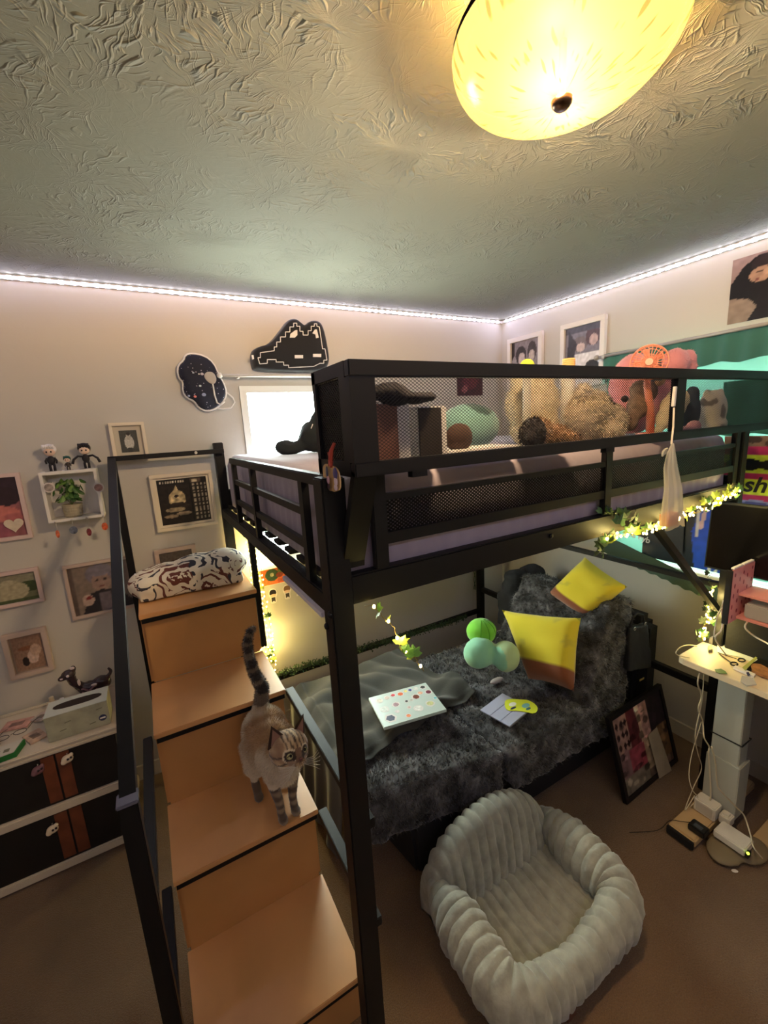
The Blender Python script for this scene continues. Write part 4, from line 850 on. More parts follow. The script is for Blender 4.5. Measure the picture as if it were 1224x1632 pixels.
MB().tube([at(533, 706, 'x', -2.035), at(528, 718, 'x', -2.04), at(527, 735, 'x', -2.04), at(528, 744, 'x', -2.044)], [.003, .004, .005, .003], 6).build('ribbon', mat('orange_ribbon', (176, 66, 46), .6), kc)
MB().tube([at(524, 722, 'x', -2.037), at(526, 730, 'x', -2.041), at(525, 742, 'x', -2.041)], .003, 6).build('ribbon', mat('orange_ribbon'), kc)
# ------------------------------------------------------------------ rolled blanket on the top step
fl = mat('floral_cloth', (222, 212, 190), .9); nt = fl.node_tree; N = nt.nodes; L = nt.links; tc = N.new('ShaderNodeTexCoord')
wn = N.new('ShaderNodeTexNoise'); wn.inputs['Scale'].default_value = 8; L.new(tc.outputs['Object'], wn.inputs['Vector'])
wv = N.new('ShaderNodeVectorMath'); wv.operation = 'MULTIPLY_ADD'; wv.inputs[1].default_value = (.16,)*3; L.new(wn.outputs['Color'], wv.inputs[0]); L.new(tc.outputs['Object'], wv.inputs[2])
vo = N.new('ShaderNodeTexVoronoi'); vo.inputs['Scale'].default_value = 7; L.new(wv.outputs[0], vo.inputs['Vector'])
rings = M2('SINE', M2('MULTIPLY', vo.outputs['Distance'], 30.0)); fil = N.new('ShaderNodeTexNoise'); fil.inputs['Scale'].default_value = 26; fil.inputs['Detail'].default_value = 2; L.new(wv.outputs[0], fil.inputs['Vector'])
f2 = N.new('ShaderNodeTexNoise'); f2.inputs['Scale'].default_value = 75; f2.inputs['Detail'].default_value = 1; L.new(tc.outputs['Object'], f2.inputs['Vector'])
mk = M2('MAXIMUM', M2('MULTIPLY', M2('GREATER_THAN', rings, .15), M2('GREATER_THAN', fil.outputs['Fac'], .46)), M2('MULTIPLY', M2('LESS_THAN', vo.outputs['Distance'], .26), M2('GREATER_THAN', f2.outputs['Fac'], .49)))
cx_ = N.new('ShaderNodeValToRGB'); cx_.color_ramp.interpolation = 'CONSTANT'; L.new(vo.outputs['Color'], cx_.inputs[0])
cx_.color_ramp.elements[0].color = (*lin((52, 52, 60)), 1); cx_.color_ramp.elements[1].position = .55; cx_.color_ramp.elements[1].color = (*lin((104, 54, 44)), 1)
mxx = N.new('ShaderNodeMix'); mxx.data_type = 'RGBA'; L.new(mk, mxx.inputs[0]); mxx.inputs[6].default_value = (*lin((222, 212, 190)), 1); L.new(cx_.outputs[0], mxx.inputs[7]); L.new(mxx.outputs[2], N['Principled BSDF'].inputs['Base Color'])
rb = thing('rolled_blanket', (-2.23, -.33, 1.10), 'rolled cream blanket with dark floral scrolls on the top step', 'blanket')
mb = MB(); mb.ell((-2.10, -.33, 1.17), (.115, .12, .07)); mb.ell((-2.20, -.33, 1.168), (.13, .125, .068)); mb.ell((-2.33, -.34, 1.16), (.13, .125, .06)); mb.ell((-2.40, -.35, 1.155), (.08, .115, .055)); mb.box(-2.44, -.45, 1.102, -2.03, -.22, 1.15)
o = remesh(mb, 'roll', fl, rb, .009, 8, lambda c, n: .004*fbm(c, 9)+.002*math.sin(c.y*60+c.x*8)*(n.z < .3))
MB().tube([(-2.445, -.41, 1.14), (-2.447, -.40, 1.18), (-2.445, -.34, 1.20), (-2.443, -.28, 1.18), (-2.445, -.26, 1.14)], .004, 6).build('edge_fold', mat('white_stitch'), rb)
# ------------------------------------------------------------------ dresser
dr = thing('dresser', (-2.95, -.2, 0), 'low two-tier dresser with white shelves and black drawer fronts', 'dresser')
dx0, dx1 = -3.32, -2.605; cream = mat('cream_plastic', (206, 196, 178), .5); dkf = mat('drawer_black', (22, 20, 20), .5, nz=(8, .3)); brn = mat('brown_panel', (112, 62, 40), .5, nz=(20, .2))
box('base_rail', cream, dr, dx0, -.395, .012, dx1, -.02, .05, bevel=.004); box('middle_shelf', cream, dr, dx0, -.40, .285, dx1, -.02, .322, bevel=.005)
box('end_lip', cream, dr, dx1-.012, -.40, .322, dx1, -.36, .352, bevel=.003)
box('top_tray', cream, dr, dx0, -.405, .548, dx1+.01, -.015, .572, bevel=.008)
for a in ((dx0, -.405, .572, dx1+.01, -.392, .584), (dx0, -.028, .572, dx1+.01, -.015, .584), (dx1-.003, -.392, .572, dx1+.01, -.028, .584)): box('tray_rim', cream, dr, *a, bevel=.004)
for z_ in ((.052, .283), (.324, .546)):
    d_ = box('drawer', dkf, dr, dx0+.01, -.388, z_[0], dx1-.013, -.03, z_[1])
    for x_ in (-2.872, -2.822): box('brown_strip', brn, d_, x_, -.3915, z_[0]+.01, x_+.043, -.3882, z_[1]-.004, bevel=.001)
for x_ in (dx0+.02, dx1-.05): 
    for y_ in (-.38, -.06): box('foot', cream, dr, x_, y_, 0, x_+.03, y_+.03, .012)
def knob(x, z, dark, label, nm='skull_knob'):
    t_ = thing('drawer_knob_charm', (x, -.41, z-.02), label, 'charm')
    c = mat('bone_white', (222, 208, 184), .5) if not dark else mat('rose_dark', (120, 84, 92), .4)
    mb = MB().ell((x, -.408, z), (.021, .014, .017), nu=14, nv=10).ell((x+.014, -.41, z+.014), (.009, .008, .009), nu=10, nv=8).ell((x-.012, -.412, z-.008), (.012, .01, .011), nu=10, nv=8)
    remesh(mb, 'body', c, t_, .003, 2)
    for q in ((.004, .006), (.015, .01)): MB().ell((x+q[0], -.423, z+q[1]), (.0045, .003, .005), nu=8, nv=6).build('dark_spot', mat('eye_dark'), t_)
    MB().tube([(x, -.39, z+.012), (x, -.40, z+.02), (x, -.405, z+.012)], .0015, 5).build('ring', mat('silver'), t_)
knob(-2.784, .515, False, 'white charm with black spots hanging on the upper drawer'); knob(-2.879, .51, True, 'small dark rose charm on the upper drawer, left of the white one'); knob(-2.88, .232, False, 'white charm with black spots hanging on the lower drawer')
# things on the dresser
tb_ = thing('tissue_box', (-2.735, -.29, .575), 'grey green tissue box with a dark oval opening on the drawer unit', 'tissue box')
tm = mat('box_green_grey', (158, 160, 140), .7, nz=(18, .2)); tl = mat('box_top_pale', (196, 206, 200), .6)
tx0, tx1, ty0, ty1, tz = -2.843, -2.628, -.352, -.228, .683
box('box_body', tm, tb_, tx0, ty0, .5735, tx1, ty1, tz, bevel=.002); box('top_sheet', tl, tb_, tx0, ty0, tz+.0002, tx1, ty1, tz+.0014)
MB().prism(smooth_poly([(-2.82, -.315), (-2.65, -.315), (-2.65, -.262), (-2.82, -.262)], 2), (0, 0, tz+.0016), (1, 0, 0), (0, 1, 0), .0008).build('opening', mat('opening_dark', (40, 30, 26), .7), tb_)
MB().cyl((-2.652, ty0-.0005, .612), (-2.652, ty0-.0015, .612), .014, 24).build('round_emblem', mat('emblem_navy', (34, 42, 84), .5), tb_)
MB().box(-2.662, ty0-.0024, .609, -2.642, ty0-.0016, .615).build('emblem_mark', white2, tb_)
for x_, z_ in ((-2.78, .64), (-2.70, .60), (-2.80, .61), (-2.67, .655)): MB().bar((x_, ty0-.001, z_), (x_+.022, ty0-.001, z_+.003), .001, .003, (0, 0, 1)).build('print_leaf', mat('print_grey', (116, 118, 100), .7), tb_)
fg = thing('dark_figurine', (-2.73, -.12, .585), 'dark purple creature figurine with pale face details behind the tissue box', 'figurine')
drk = mat('plum_glaze', (50, 34, 44), .25, coat=.5)
remesh(MB().ell((-2.71, -.12, .65), (.05, .03, .03)).ell((-2.665, -.12, .655), (.04, .028, .035)).tube([(-2.74, -.12, .66), (-2.765, -.13, .70), (-2.77, -.135, .73)], [.02, .018, .018], 10).ell((-2.775, -.135, .745), (.028, .024, .022)).ell((-2.80, -.14, .735), (.016, .012, .012)).ell((-2.755, -.13, .765), (.012, .008, .014)).tube([(-2.72, -.12, .64), (-2.73, -.125, .585)], [.014, .012], 8).tube([(-2.68, -.12, .64), (-2.67, -.125, .585)], [.016, .012], 8).tube([(-2.64, -.12, .67), (-2.62, -.12, .70), (-2.63, -.12, .72)], [.012, .008, .005], 8), 'body', drk, fg, .004, 3, lambda c, n: .002*fbm(c, 60))
for q in ((-2.757, -.142, .772, .010, .007), (-2.742, -.15, .70, .006, .016), (-2.775, -.16, .748, .006, .006), (-2.69, -.15, .67, .012, .006), (-2.80, -.152, .738, .006, .004)): MB().ell(q[:3], (q[3], .004, q[4]), nu=10, nv=6).build('pale_mark', mat('pale_glaze', (206, 190, 196), .3), fg)
MB().tube([(-2.71+.03*math.cos(a), -.13-.03*abs(math.sin(a)), .652+.012*math.sin(a*2)) for a in [k*.5 for k in range(13)]], .004, 6).build('twisted_vine', mat('rose_dark'), fg)
for x_, l_, c, hh in ((-2.86, 'small bottle with cream cap behind the tissue box, left', (206, 190, 160), .07), (-2.825, 'small silver lidded bottle behind the tissue box, right', (196, 196, 200), .05)):
    t_ = thing('small_bottle', (x_, -.10, .575), l_, 'bottle')
    MB().lathe([(0, .5735), (.012, .5735), (.012, .5735+hh*.6), (.006, .5735+hh*.7)], (x_, -.10, 0), 16).build('bottle_body', mat('amber_dark', (60, 40, 34), .3), t_, smooth=True)
    MB().lathe([(.0095, .5735+hh*.66), (.0095, .5735+hh), (0, .5735+hh)], (x_, -.10, 0), 16).build('cap', mat('cap_%d' % c[0], c, .4), t_)
gb = thing('green_card_box', (-3.0, -.35, .575), 'flat white box with bright green side at the left edge of the drawer top', 'box')
MB().hexa([(-3.08, -.388, .5735), (-2.94, -.372, .5735), (-2.925, -.30, .5735), (-3.08, -.31, .5735)]+[(-3.08, -.388, .596), (-2.94, -.372, .596), (-2.925, -.30, .596), (-3.08, -.31, .596)]).build('box_side', mat('bright_green', (34, 120, 50), .6), gb)
MB().hexa([(-3.08, -.390, .5965), (-2.945, -.374, .5965), (-2.93, -.30, .5965), (-3.08, -.31, .5965)]+[(-3.08, -.390, .599), (-2.945, -.374, .599), (-2.93, -.30, .599), (-3.08, -.31, .599)]).build('box_lid', mat('lid_pale', (206, 204, 190), .5), gb)
for k in range(3): MB().box(-3.04+k*.03, -.36, .5992, -3.022+k*.03, -.34, .5998).build('lid_mark', mat('print_grey'), gb)
for k, (cx, cy, w, h_, c, l_, g) in enumerate(((-2.90, -.27, .06, .09, (196, 166, 142), 'cream paper packet leaning flat left of the tissue box', .5), (-2.985, -.13, .10, .07, (196, 150, 140), 'rosy printed packet at the back of the drawer top', -.2), (-3.05, -.22, .05, .08, (170, 160, 156), 'grey printed packet at the left edge of the drawer top', .3), (-2.90, -.13, .06, .06, (190, 176, 170), 'pale crumpled packet behind the cream one', .9))):
    z_ = .5738+.0012*k; ca, sa = math.cos(g), math.sin(g)
    P = [(cx+ca*a*w/2-sa*b_*h_/2, cy+sa*a*w/2+ca*b_*h_/2) for a, b_ in ((-1, -1), (1, -1), (1.0, 1), (-1, 1))]
    t_ = thing('paper_packet', (cx, cy, z_), l_, 'packet')
    MB().prism(P, (0, 0, z_), (1, 0, 0), (0, 1, 0), .006).build('packet_body', mat('packet_%d' % k, c, .7, nz=(30, .3)), t_, bevel=.001)
    MB().prism([(cx+(a-cx)*.5, cy+(b_-cy)*.4) for a, b_ in P], (0, 0, z_+.0062), (1, 0, 0), (0, 1, 0), .0005).build('packet_print', mat('packet_print_%d' % k, tuple(int(x*.7) for x in c), .6, nz=(60, .4)), t_)
gls = thing('glasses', (-2.99, -.24, .58), 'thin rimmed glasses lying among papers on the drawer unit', 'glasses')
for q in (0, 1): MB().tube([(-3.01+q*.055+.022*math.cos(a), -.235+.014*math.sin(a)+.012*q, .592+.002*math.sin(a)) for a in [k*.45 for k in range(15)]], .0014, 6, False).build('rim', mat('dark_rim', (60, 50, 46), .3), gls)
MB().tube([(-2.985, -.233, .594), (-2.98, -.23, .596), (-2.975, -.228, .594)], .0012, 5).build('bridge', mat('dark_rim'), gls)
for x_, y_ in ((-3.03, -.24), (-2.93, -.22)): MB().tube([(x_, y_, .594), (x_+.01, y_+.06, .59), (x_+.02, y_+.08, .585)], .0014, 5).build('temple', mat('dark_rim'), gls)
# ------------------------------------------------------------------ dark chaise seat under the bed
sofa = thing('lounge_seat', (-1.0, -.85, 0), 'black lounge seat with two fluffy charcoal cushions and a raised back, under the bed', 'seat')
bb_ = mat('seat_black', (20, 20, 22), .85, bump=(80, .3)); furm = mat('fur_charcoal', attr=True, rough=.9, sheen=.35)
MB().hexa([(-1.64, -1.20, .012), (-.30, -1.20, .012), (-.30, -.42, .012), (-1.76, -.42, .012), (-1.66, -1.20, .28), (-.30, -1.20, .28), (-.30, -.42, .28), (-1.77, -.42, .28)]).build('base', bb_, sofa, bevel=.015)
def furcol(c):  # highlights and shading of the tufts put into the colour as noise
    g = max(26, 62+60*fbm(c, 16)+40*fbm(c, 60)); return (g, g, g*1.03)
def furdisp(c, n): return .013*fbm(c, 11)+.007*fbm(c, 38)
mb = MB().hexa([(-1.79, -1.13, .27), (-1.235, -1.25, .27), (-1.235, -.44, .27), (-1.80, -.44, .27), (-1.79, -1.13, .405), (-1.235, -1.25, .405), (-1.235, -.44, .405), (-1.80, -.44, .405)])
mb.hexa([(-1.82, -1.16, .22), (-1.76, -1.16, .22), (-1.76, -.85, .24), (-1.825, -.85, .24), (-1.79, -1.13, .38), (-1.74, -1.13, .38), (-1.74, -.85, .38), (-1.80, -.85, .38)]); mb.hexa([(-1.81, -1.165, .22), (-1.25, -1.28, .24), (-1.25, -1.215, .24), (-1.80, -1.10, .22), (-1.79, -1.14, .38), (-1.25, -1.25, .38), (-1.25, -1.2, .38), (-1.78, -1.08, .38)])
c1 = remesh(mb, 'front_cushion', furm, sofa, .013, 12, furdisp, furcol)
fur(c1, 'fur_pile', furm, sofa, 26000, .017, .0035, (0, -.1, -.2), lambda p, n: n.z > -.2 and (p.y < -.85 or n.z < .5), .7)
mb = MB().box(-1.225, -1.265, .27, -.50, -.45, .41); mb.hexa([(-1.20, -1.285, .235), (-.50, -1.275, .20), (-.50, -1.20, .20), (-1.20, -1.20, .235), (-1.20, -1.26, .38), (-.50, -1.26, .38), (-.50, -1.2, .38), (-1.20, -1.2, .38)])
c2 = remesh(mb, 'rear_cushion', furm, sofa, .013, 12, furdisp, furcol)
fur(c2, 'fur_pile', furm, sofa, 24000, .017, .0035, (0, -.1, -.2), lambda p, n: n.z > -.2, .7)
mb = MB().hexa([(-.74, -1.26, .37), (-.40, -1.26, .25), (-.40, -.62, .25), (-.74, -.62, .37), (-.46, -1.19, .855), (-.30, -1.21, .83), (-.30, -.62, .80), (-.46, -.62, .83)])
c3 = remesh(mb, 'back_cushion', furm, sofa, .014, 14, furdisp, furcol)
fur(c3, 'fur_pile', furm, sofa, 20000, .017, .0035, (-.2, -.1, -.3), lambda p, n: n.x < .5, .7)
mb = MB().box(-.285, -1.262, .012, -.12, -.45, .72); o = mb.build('back_panel', bb_, sofa, bevel=.05)
MB().box(-.30, -1.263, .40, -.262, -1.261, .41).build('gold_label', mat('gold_tag', (196, 170, 90), .4), sofa)
p = at(1012, 1055, 'y', -1.2665); MB().box(p.x-.014, -1.268, p.z-.004, p.x+.014, -1.2655, p.z+.004).build('gold_label', mat('gold_tag'), sofa)
# fleece blanket over the front cushion
fb_ = mat('fleece_grey', (52, 54, 50), .95, sheen=.35, bump=(120, .3, .002))
vs = []; fs = []; nu_, nv_ = 110, 80
for j in range(nv_+1):
    for i in range(nu_+1):
        u, v = i/nu_, j/nv_          # u: from the floor at the left, up and across; v: back to front
        s_ = u*1.0; y = -.36-.60*v-.05*math.sin(u*5)*v
        if s_ < .36: x = -1.865-.03*(1-s_/.36)+.012*math.sin(v*26+s_*4)*(1-s_/.5); z = .03+s_/.36*.37
        elif s_ < .46: t = (s_-.36)/.10; x = -1.865+.05*math.sin(t*1.57)+.02*t; z = .40+.045*math.sin(t*1.57)
        else: t = (s_-.46)/.54; x = -1.795+t*(.60+.10*min(1, max(0, v*2-.6))); z = .440
        if s_ >= .36: z += .034*noise.noise(Vector((x*7, y*7, 1)))+.010*abs(math.sin(x*22+y*13+4*noise.noise(Vector((x*4, y*4, 5)))))+(.020*abs(math.sin((v*1.0+x*.35)*17))**1.5*max(0, (v-.60)/.4)+.028*max(0, t-.8)*5*v*(.6+.4*math.sin(v*19)) if s_ >= .46 else 0)
        if s_ >= .46: y -= .07*t*v*0+.02*noise.noise(Vector((x*4, 2, y)))*v
        if v > .95: z -= (v-.95)*.5
        vs.append((x, y-.0, z))
fs = [(j*(nu_+1)+i, j*(nu_+1)+i+1, (j+1)*(nu_+1)+i+1, (j+1)*(nu_+1)+i) for j in range(nv_) for i in range(nu_)]
k = len(vs); vs += [(a[0]+(.004 if a[2] < .4 else 0), a[1], a[2]-(.005 if a[2] > .4 else 0)) for a in vs]; fs += [tuple(k+i for i in f_)[::-1] for f_ in fs]
mb = MB(); mb.v = vs; mb.f = fs; o = mb.build('fleece_blanket', fb_, smooth=True)
tag(o, 'dark grey green fleece blanket draped over the left end of the lounge seat', 'blanket')
# laptop with stickers
LA, LB, LC = at(585, 1112, 'z', .490), at(680, 1089, 'z', .490), at(612, 1160, 'z', .490)
lo = LC; lx = at(697, 1135, 'z', .490)-LC; ly = LA-LC; lx = lx.normalized()*.30; ly = (ly-lx.normalized()*ly.dot(lx.normalized())).normalized()*.225
lp = thing('laptop', (-1.45, -.82, .474), 'closed pale silver laptop covered in colourful stickers on the fleece blanket', 'laptop')
silver = mat('laptop_silver', (206, 220, 214), .35, metal=.2)
def lap(u, v, z=0): return lo+lx*u+ly*v+Vector((0, 0, z))
def lplate(a, b_, z0_, z1_, m, name, bev=.002): MB().hexa([lap(a, a, z0_), lap(b_, a, z0_), lap(b_, b_, z0_), lap(a, b_, z0_), lap(a, a, z1_), lap(b_, a, z1_), lap(b_, b_, z1_), lap(a, b_, z1_)]).build(name, m, lp, bevel=bev)
lplate(0, 1, -.014, -.006, silver, 'base'); lplate(0, 1, -.005, 0, silver, 'lid')
rs = random.Random(11)
stk = [(.16, .20, .13, (62, 70, 96), 6), (.42, .13, .07, (236, 140, 90), 10), (.62, .26, .10, (240, 240, 236), 9), (.83, .30, .10, (206, 206, 150), 8), (.14, .50, .10, (226, 232, 226), 9), (.34, .55, .09, (176, 140, 150), 7), (.14, .80, .08, (222, 214, 200), 8), (.27, .83, .07, (206, 190, 180), 8), (.38, .86, .07, (210, 60, 70), 5), (.50, .84, .08, (226, 110, 70), 7), (.60, .88, .05, (226, 210, 120), 8), (.68, .88, .06, (70, 90, 150), 5), (.78, .88, .06, (226, 226, 220), 8), (.90, .86, .08, (60, 64, 62), 5), (.52, .56, .05, (60, 60, 60), 12), (.60, .56, .05, (196, 196, 186), 12), (.70, .62, .10, (120, 60, 44), 7), (.80, .70, .07, (230, 180, 150), 7), (.93, .66, .09, (120, 50, 70), 14), (.96, .42, .05, (110, 196, 206), 6), (.30, .34, .05, (232, 226, 226), 9), (.50, .36, .05, (226, 200, 196), 7)]
for i, (u, v, s_, c, n_) in enumerate(stk):
    for kk, sc, zz in ((0, 1.18, .0004), (1, .85, .0008)):
        P = []
        for k in range(n_):
            a = 2*math.pi*k/n_+i; q = s_*1.35*sc*(.42+.1*rs.random()*(n_ < 10))
            P.append(lap(u+q*math.cos(a), v+q*1.33*math.sin(a), zz))
        mb = MB(); mb.add(P+[q+Vector((0, 0, .0003)) for q in P], [tuple(range(n_, 2*n_))]+[(j, (j+1) % n_, n_+(j+1) % n_, n_+j) for j in range(n_)])
        mb.build('sticker', white2 if kk == 0 else mat('sticker_%d' % i, c, .45, nz=(90, .35)), lp)
# tablet in a folding case
TA, TB_, TC = at(812, 1158, 'z', .452), at(845, 1128, 'z', .452), at(770, 1135, 'z', .452)
tb2 = thing('tablet', (-1.06, -1.09, .43), 'lavender grey folding tablet case on the rear fluffy cushion', 'tablet')
tx = at(845, 1130, 'z', .452)-TA; ty = TC-TA; tx = tx.normalized()*.175; ty = (ty-tx.normalized()*ty.dot(tx.normalized())).normalized()*.155
tlav = mat('case_lavender', (176, 180, 206), .6)
def tp(u, v, z=0): return TA+tx*u+ty*v+Vector((0, 0, z))
MB().hexa([tp(.05, .02, -.016), tp(1.05, .02, -.016), tp(1.05, 1, -.016), tp(.05, 1, -.016), tp(.05, .02, -.006), tp(1.05, .02, -.006), tp(1.05, 1, -.006), tp(.05, 1, -.006)]).build('tablet_body', mat('tablet_grey', (130, 132, 130), .4), tb2, bevel=.003)
for v0, v1 in ((0, .30), (.31, .64), (.65, 1)): MB().hexa([tp(0, v0, -.004), tp(1, v0, -.004), tp(1, v1, -.004), tp(0, v1, -.004), tp(0, v0, .001), tp(1, v0, .001), tp(1, v1, .001), tp(0, v1, .001)]).build('case_panel', tlav, tb2, bevel=.001)
stt = thing('yellow_sticker', at(830, 1125, 'z', .455), 'lime yellow cloud-shaped card with blue and white patches on the tablet case', 'card')
P = smooth_poly([(lambda q: (q.x, q.y))(at(u, v, 'z', .458)) for u, v in ((805, 1115), (815, 1113), (828, 1114), (842, 1115), (854, 1122), (858, 1130), (852, 1137), (838, 1134), (825, 1132), (808, 1132), (804, 1124))], 1)[::-1]
ylw = mat('card_yellow', (220, 230, 60), .6)
MB().prism(P, (0, 0, .4545), (1, 0, 0), (0, 1, 0), .002).build('card_sheet', ylw, stt)
for (u, v, a, b_, c) in ((817, 1122, .02, .013, (232, 232, 226)), (818, 1128, .018, .006, (40, 50, 90)), (838, 1124, .022, .014, (120, 180, 190)), (842, 1129, .014, .007, (60, 110, 130))):
    q = at(u, v, 'z', .458); MB().ell((q.x, q.y, .4567), (a, b_, .0006), nu=12, nv=6).build('print_patch', mat('cardp_%d' % u, c, .6), stt)
# plush cushions
def pillow(name, label, A, B, C_, D, th, colf, m=vsoft, n=22, cat='cushion', ears=0):
    """inflated square: A bottom left, B bottom right, C top right, D top left"""
    A, B, C_, D = map(Vector, (A, B, C_, D)); nn = (B-A).cross(D-A).normalized(); vs = []; cs = []
    for side in (1, -1):
        for j in range(n+1):
            for i in range(n+1):
                u, v = i/n, j/n
                p = A*(1-u)*(1-v)+B*u*(1-v)+C_*u*v+D*(1-u)*v
                eu, ev = 1-(2*u-1)**4, 1-(2*v-1)**4
                ctr = (A+B+C_+D)/4; p = p+(ctr-p)*(.07*((1-(2*u-1)**2)*(abs(2*v-1)**3)+(1-(2*v-1)**2)*(abs(2*u-1)**3)))
                h = th*math.sqrt(max(0, eu*ev))*(1+.10*noise.noise(Vector((u*4, v*4, side))))
                vs.append(p+nn*h*side); cs.append(colf(u, v, side))
    fs = []
    for s_ in (0, 1):
        k = s_*(n+1)**2
        for j in range(n):
            for i in range(n):
                q = (k+j*(n+1)+i, k+j*(n+1)+i+1, k+(j+1)*(n+1)+i+1, k+(j+1)*(n+1)+i); fs.append(q if s_ == 0 else q[::-1])
    mb = MB(); mb.v = vs; mb.f = fs
    t_ = thing(name, ((A+B)/2)[:], label, cat)
    o = mb.build('cushion_body', m, t_, smooth=True)
    ca = o.data.color_attributes.new('Col', 'FLOAT_COLOR', 'POINT'); ca.data.foreach_set('color', np.array([(*lin(c), 1) for c in cs]).ravel())
    e = [A+(B-A)*k/8 for k in range(9)]+[B+(C_-B)*k/8 for k in range(1, 9)]+[C_+(D-C_)*k/8 for k in range(1, 9)]+[D+(A-D)*k/8 for k in range(1, 9)]
    return t_
yel = (226, 208, 48)
def ycol(u, v, s_):
    if v < .24: return (134, 74, 40)
    return (206, 190, 60) if noise.noise(Vector((u*6, v*6, s_*3))) > .42 else yel
pillow('yellow_cushion', 'slouching yellow plush cushion with brown lower band, leaning behind the mint cushion', at(842, 1082, 'x', -.80), at(915, 1102, 'x', -.735), at(926, 985, 'x', -.62), at(800, 972, 'x', -.67), .085, ycol)
pillow('yellow_cushion', 'yellow plush cushion with brown band lying on top of the seat back', at(874, 945, 'x', -.47), at(940, 992, 'x', -.47), at(1000, 935, 'x', -.40), at(932, 888, 'x', -.40), .075, ycol)
for k, (u, v, x_) in enumerate(((1, 1, 1),)): pass
cz = lambda c: (128, 208, 172) if c.x < -.86+.0*c.y else (176, 214, 156)
def gcol(c):
    return (146, 212, 176) if c.x < gx else (184, 214, 160)
g1, g2 = at(765, 1040, 'y', -.86), at(806, 1046, 'y', -.94); gx = (g1.x*.45+g2.x*.55)
gp, gb_ = plush('mint_cushion', 'mint green two-lobed plush cushion sitting on the fluffy seat cushion', 'plush toy', [(tuple(g1), (.090, .075, .078)), (tuple(g2), (.072, .068, .078))], col=gcol, voxel=.008, smooth=6, dis=.002)
gb2 = at(767, 1006, 'y', -.80)
lb, lbb = plush('lime_plush_ball', 'lime green round plush ball resting above the mint cushion', 'plush toy', [((gb2.x, -.80, gb2.z), (.080, .075, .066))], m=mat('lime_plush', (120, 206, 60), .95, sheen=.4), voxel=.006, smooth=3, dis=.0)
SRR = .079
for k in range(4): a = -2.3+k*.6; MB().tube([(gb2.x+SRR*math.cos(a)*math.cos(t), -.80+.95*SRR*math.sin(a)*math.cos(t), gb2.z+.067*math.sin(t)) for t in (-.6, -.2, .2, .6, 1.0, 1.4)], .0016, 5).build('seam', mat('lime_dark', (84, 160, 44), .95), lb)
p = at(866, 996, 'x', -.56); plush('blue_scrap', 'small bright blue soft scrap peeking out behind the yellow cushion', 'toy', [(tuple(p), (.02, .03, .018))], m=mat('blue_felt', (48, 84, 190), .9), voxel=.004)
p = at(787, 1088, 'z', .43); tag(remesh(MB().ell((p.x+.02, p.y, .435), (.045, .018, .012)), 'folded_sock', mat('sock_grey', (176, 168, 166), .9), voxel=.005, smooth=3), 'pale grey folded sock before the mint cushion', 'sock')
# dark bag in the corner and handbag on the seat back
tag(remesh(MB().ell((-.34, -.50, .66), (.14, .09, .14)).box(-.47, -.58, .43, -.31, -.42, .66).ell((-.24, -.50, .76), (.11, .08, .05)).ell((-.38, -.5, .77), (.08, .07, .04)), 'duffel_bag', mat('bag_black', (32, 34, 38), .8, bump=(20, .6, .006)), voxel=.012, smooth=8, disp=lambda c, n: .01*fbm(c, 12)), 'black slumped fabric bag in the corner behind the yellow cushions', 'bag')
hb_ = thing('handbag', (-.32, -1.20, .48), 'black pleated handbag hanging at the right end of the seat back', 'bag')
remesh(MB().hexa([(-.42, -1.275, .50), (-.29, -1.315, .50), (-.28, -1.27, .50), (-.41, -1.235, .50), (-.405, -1.255, .72), (-.30, -1.285, .72), (-.29, -1.25, .72), (-.395, -1.23, .72)]), 'bag_body', mat('bag_black'), hb_, .006, 4, lambda c, n: .003*fbm(c, 20))
MB().tube([(-.395, -1.25, .72), (-.375, -1.25, .77), (-.345, -1.255, .785), (-.315, -1.265, .77), (-.305, -1.27, .72)], .005, 8).build('strap', mat('bag_black'), hb_, smooth=True)
for x_ in (-.395, -.305): MB().tube([(x_+.008*math.cos(a), -1.275, .725+.008*math.sin(a)) for a in [k*.7 for k in range(10)]], .0016, 5, False).build('ring', mat('silver'), hb_)
# collage frame leaning
cf = thing('collage_frame', (-.44, -1.38, 0), 'black framed photo collage leaning against the seat on the carpet', 'picture frame')
A = Vector((-.662, -1.432, .004)); ux = Vector((.455, .012, 0)); uy = Vector((.0, .108, .375)); nn = ux.cross(uy).normalized()
def cpl(a, b_, c, d_, t0, t1, m, name, par=cf):
    P = [A+ux*u+uy*v for u, v in ((a, b_), (c, b_), (c, d_), (a, d_))]
    return MB().hexa([p+nn*t0 for p in P]+[p+nn*t1 for p in P]).build(name, m, par)
for q in ((0, 0, 1, .05), (0, .95, 1, 1), (0, .05, .045, .95), (.955, .05, 1, .95)): cpl(*q[:2], *q[2:], -.012, .008, mat('frame_black', (18, 16, 18), .35), 'frame_rail')
cpl(.045, .05, .955, .95, -.012, .0, mat('frame_black'), 'backing')
rs = random.Random(4); lay = []
cells = [(.0, .52, .26, 1, (150, 120, 112)), (.26, .5, .46, 1, (96, 44, 50)), (.0, .2, .2, .52, (120, 92, 96)), (.2, .15, .50, .5, (150, 70, 84)), (.46, .5, .52, 1, (190, 160, 140)), (.52, .5, .68, 1, (168, 130, 124)), (.68, .55, 1, 1, (44, 34, 40)), (.5, .1, .78, .5, (160, 140, 116)), (.78, .1, 1, .55, (120, 92, 64)), (0, 0, .5, .2, (120, 112, 100)), (.5, 0, 1, .1, (96, 80, 70))]
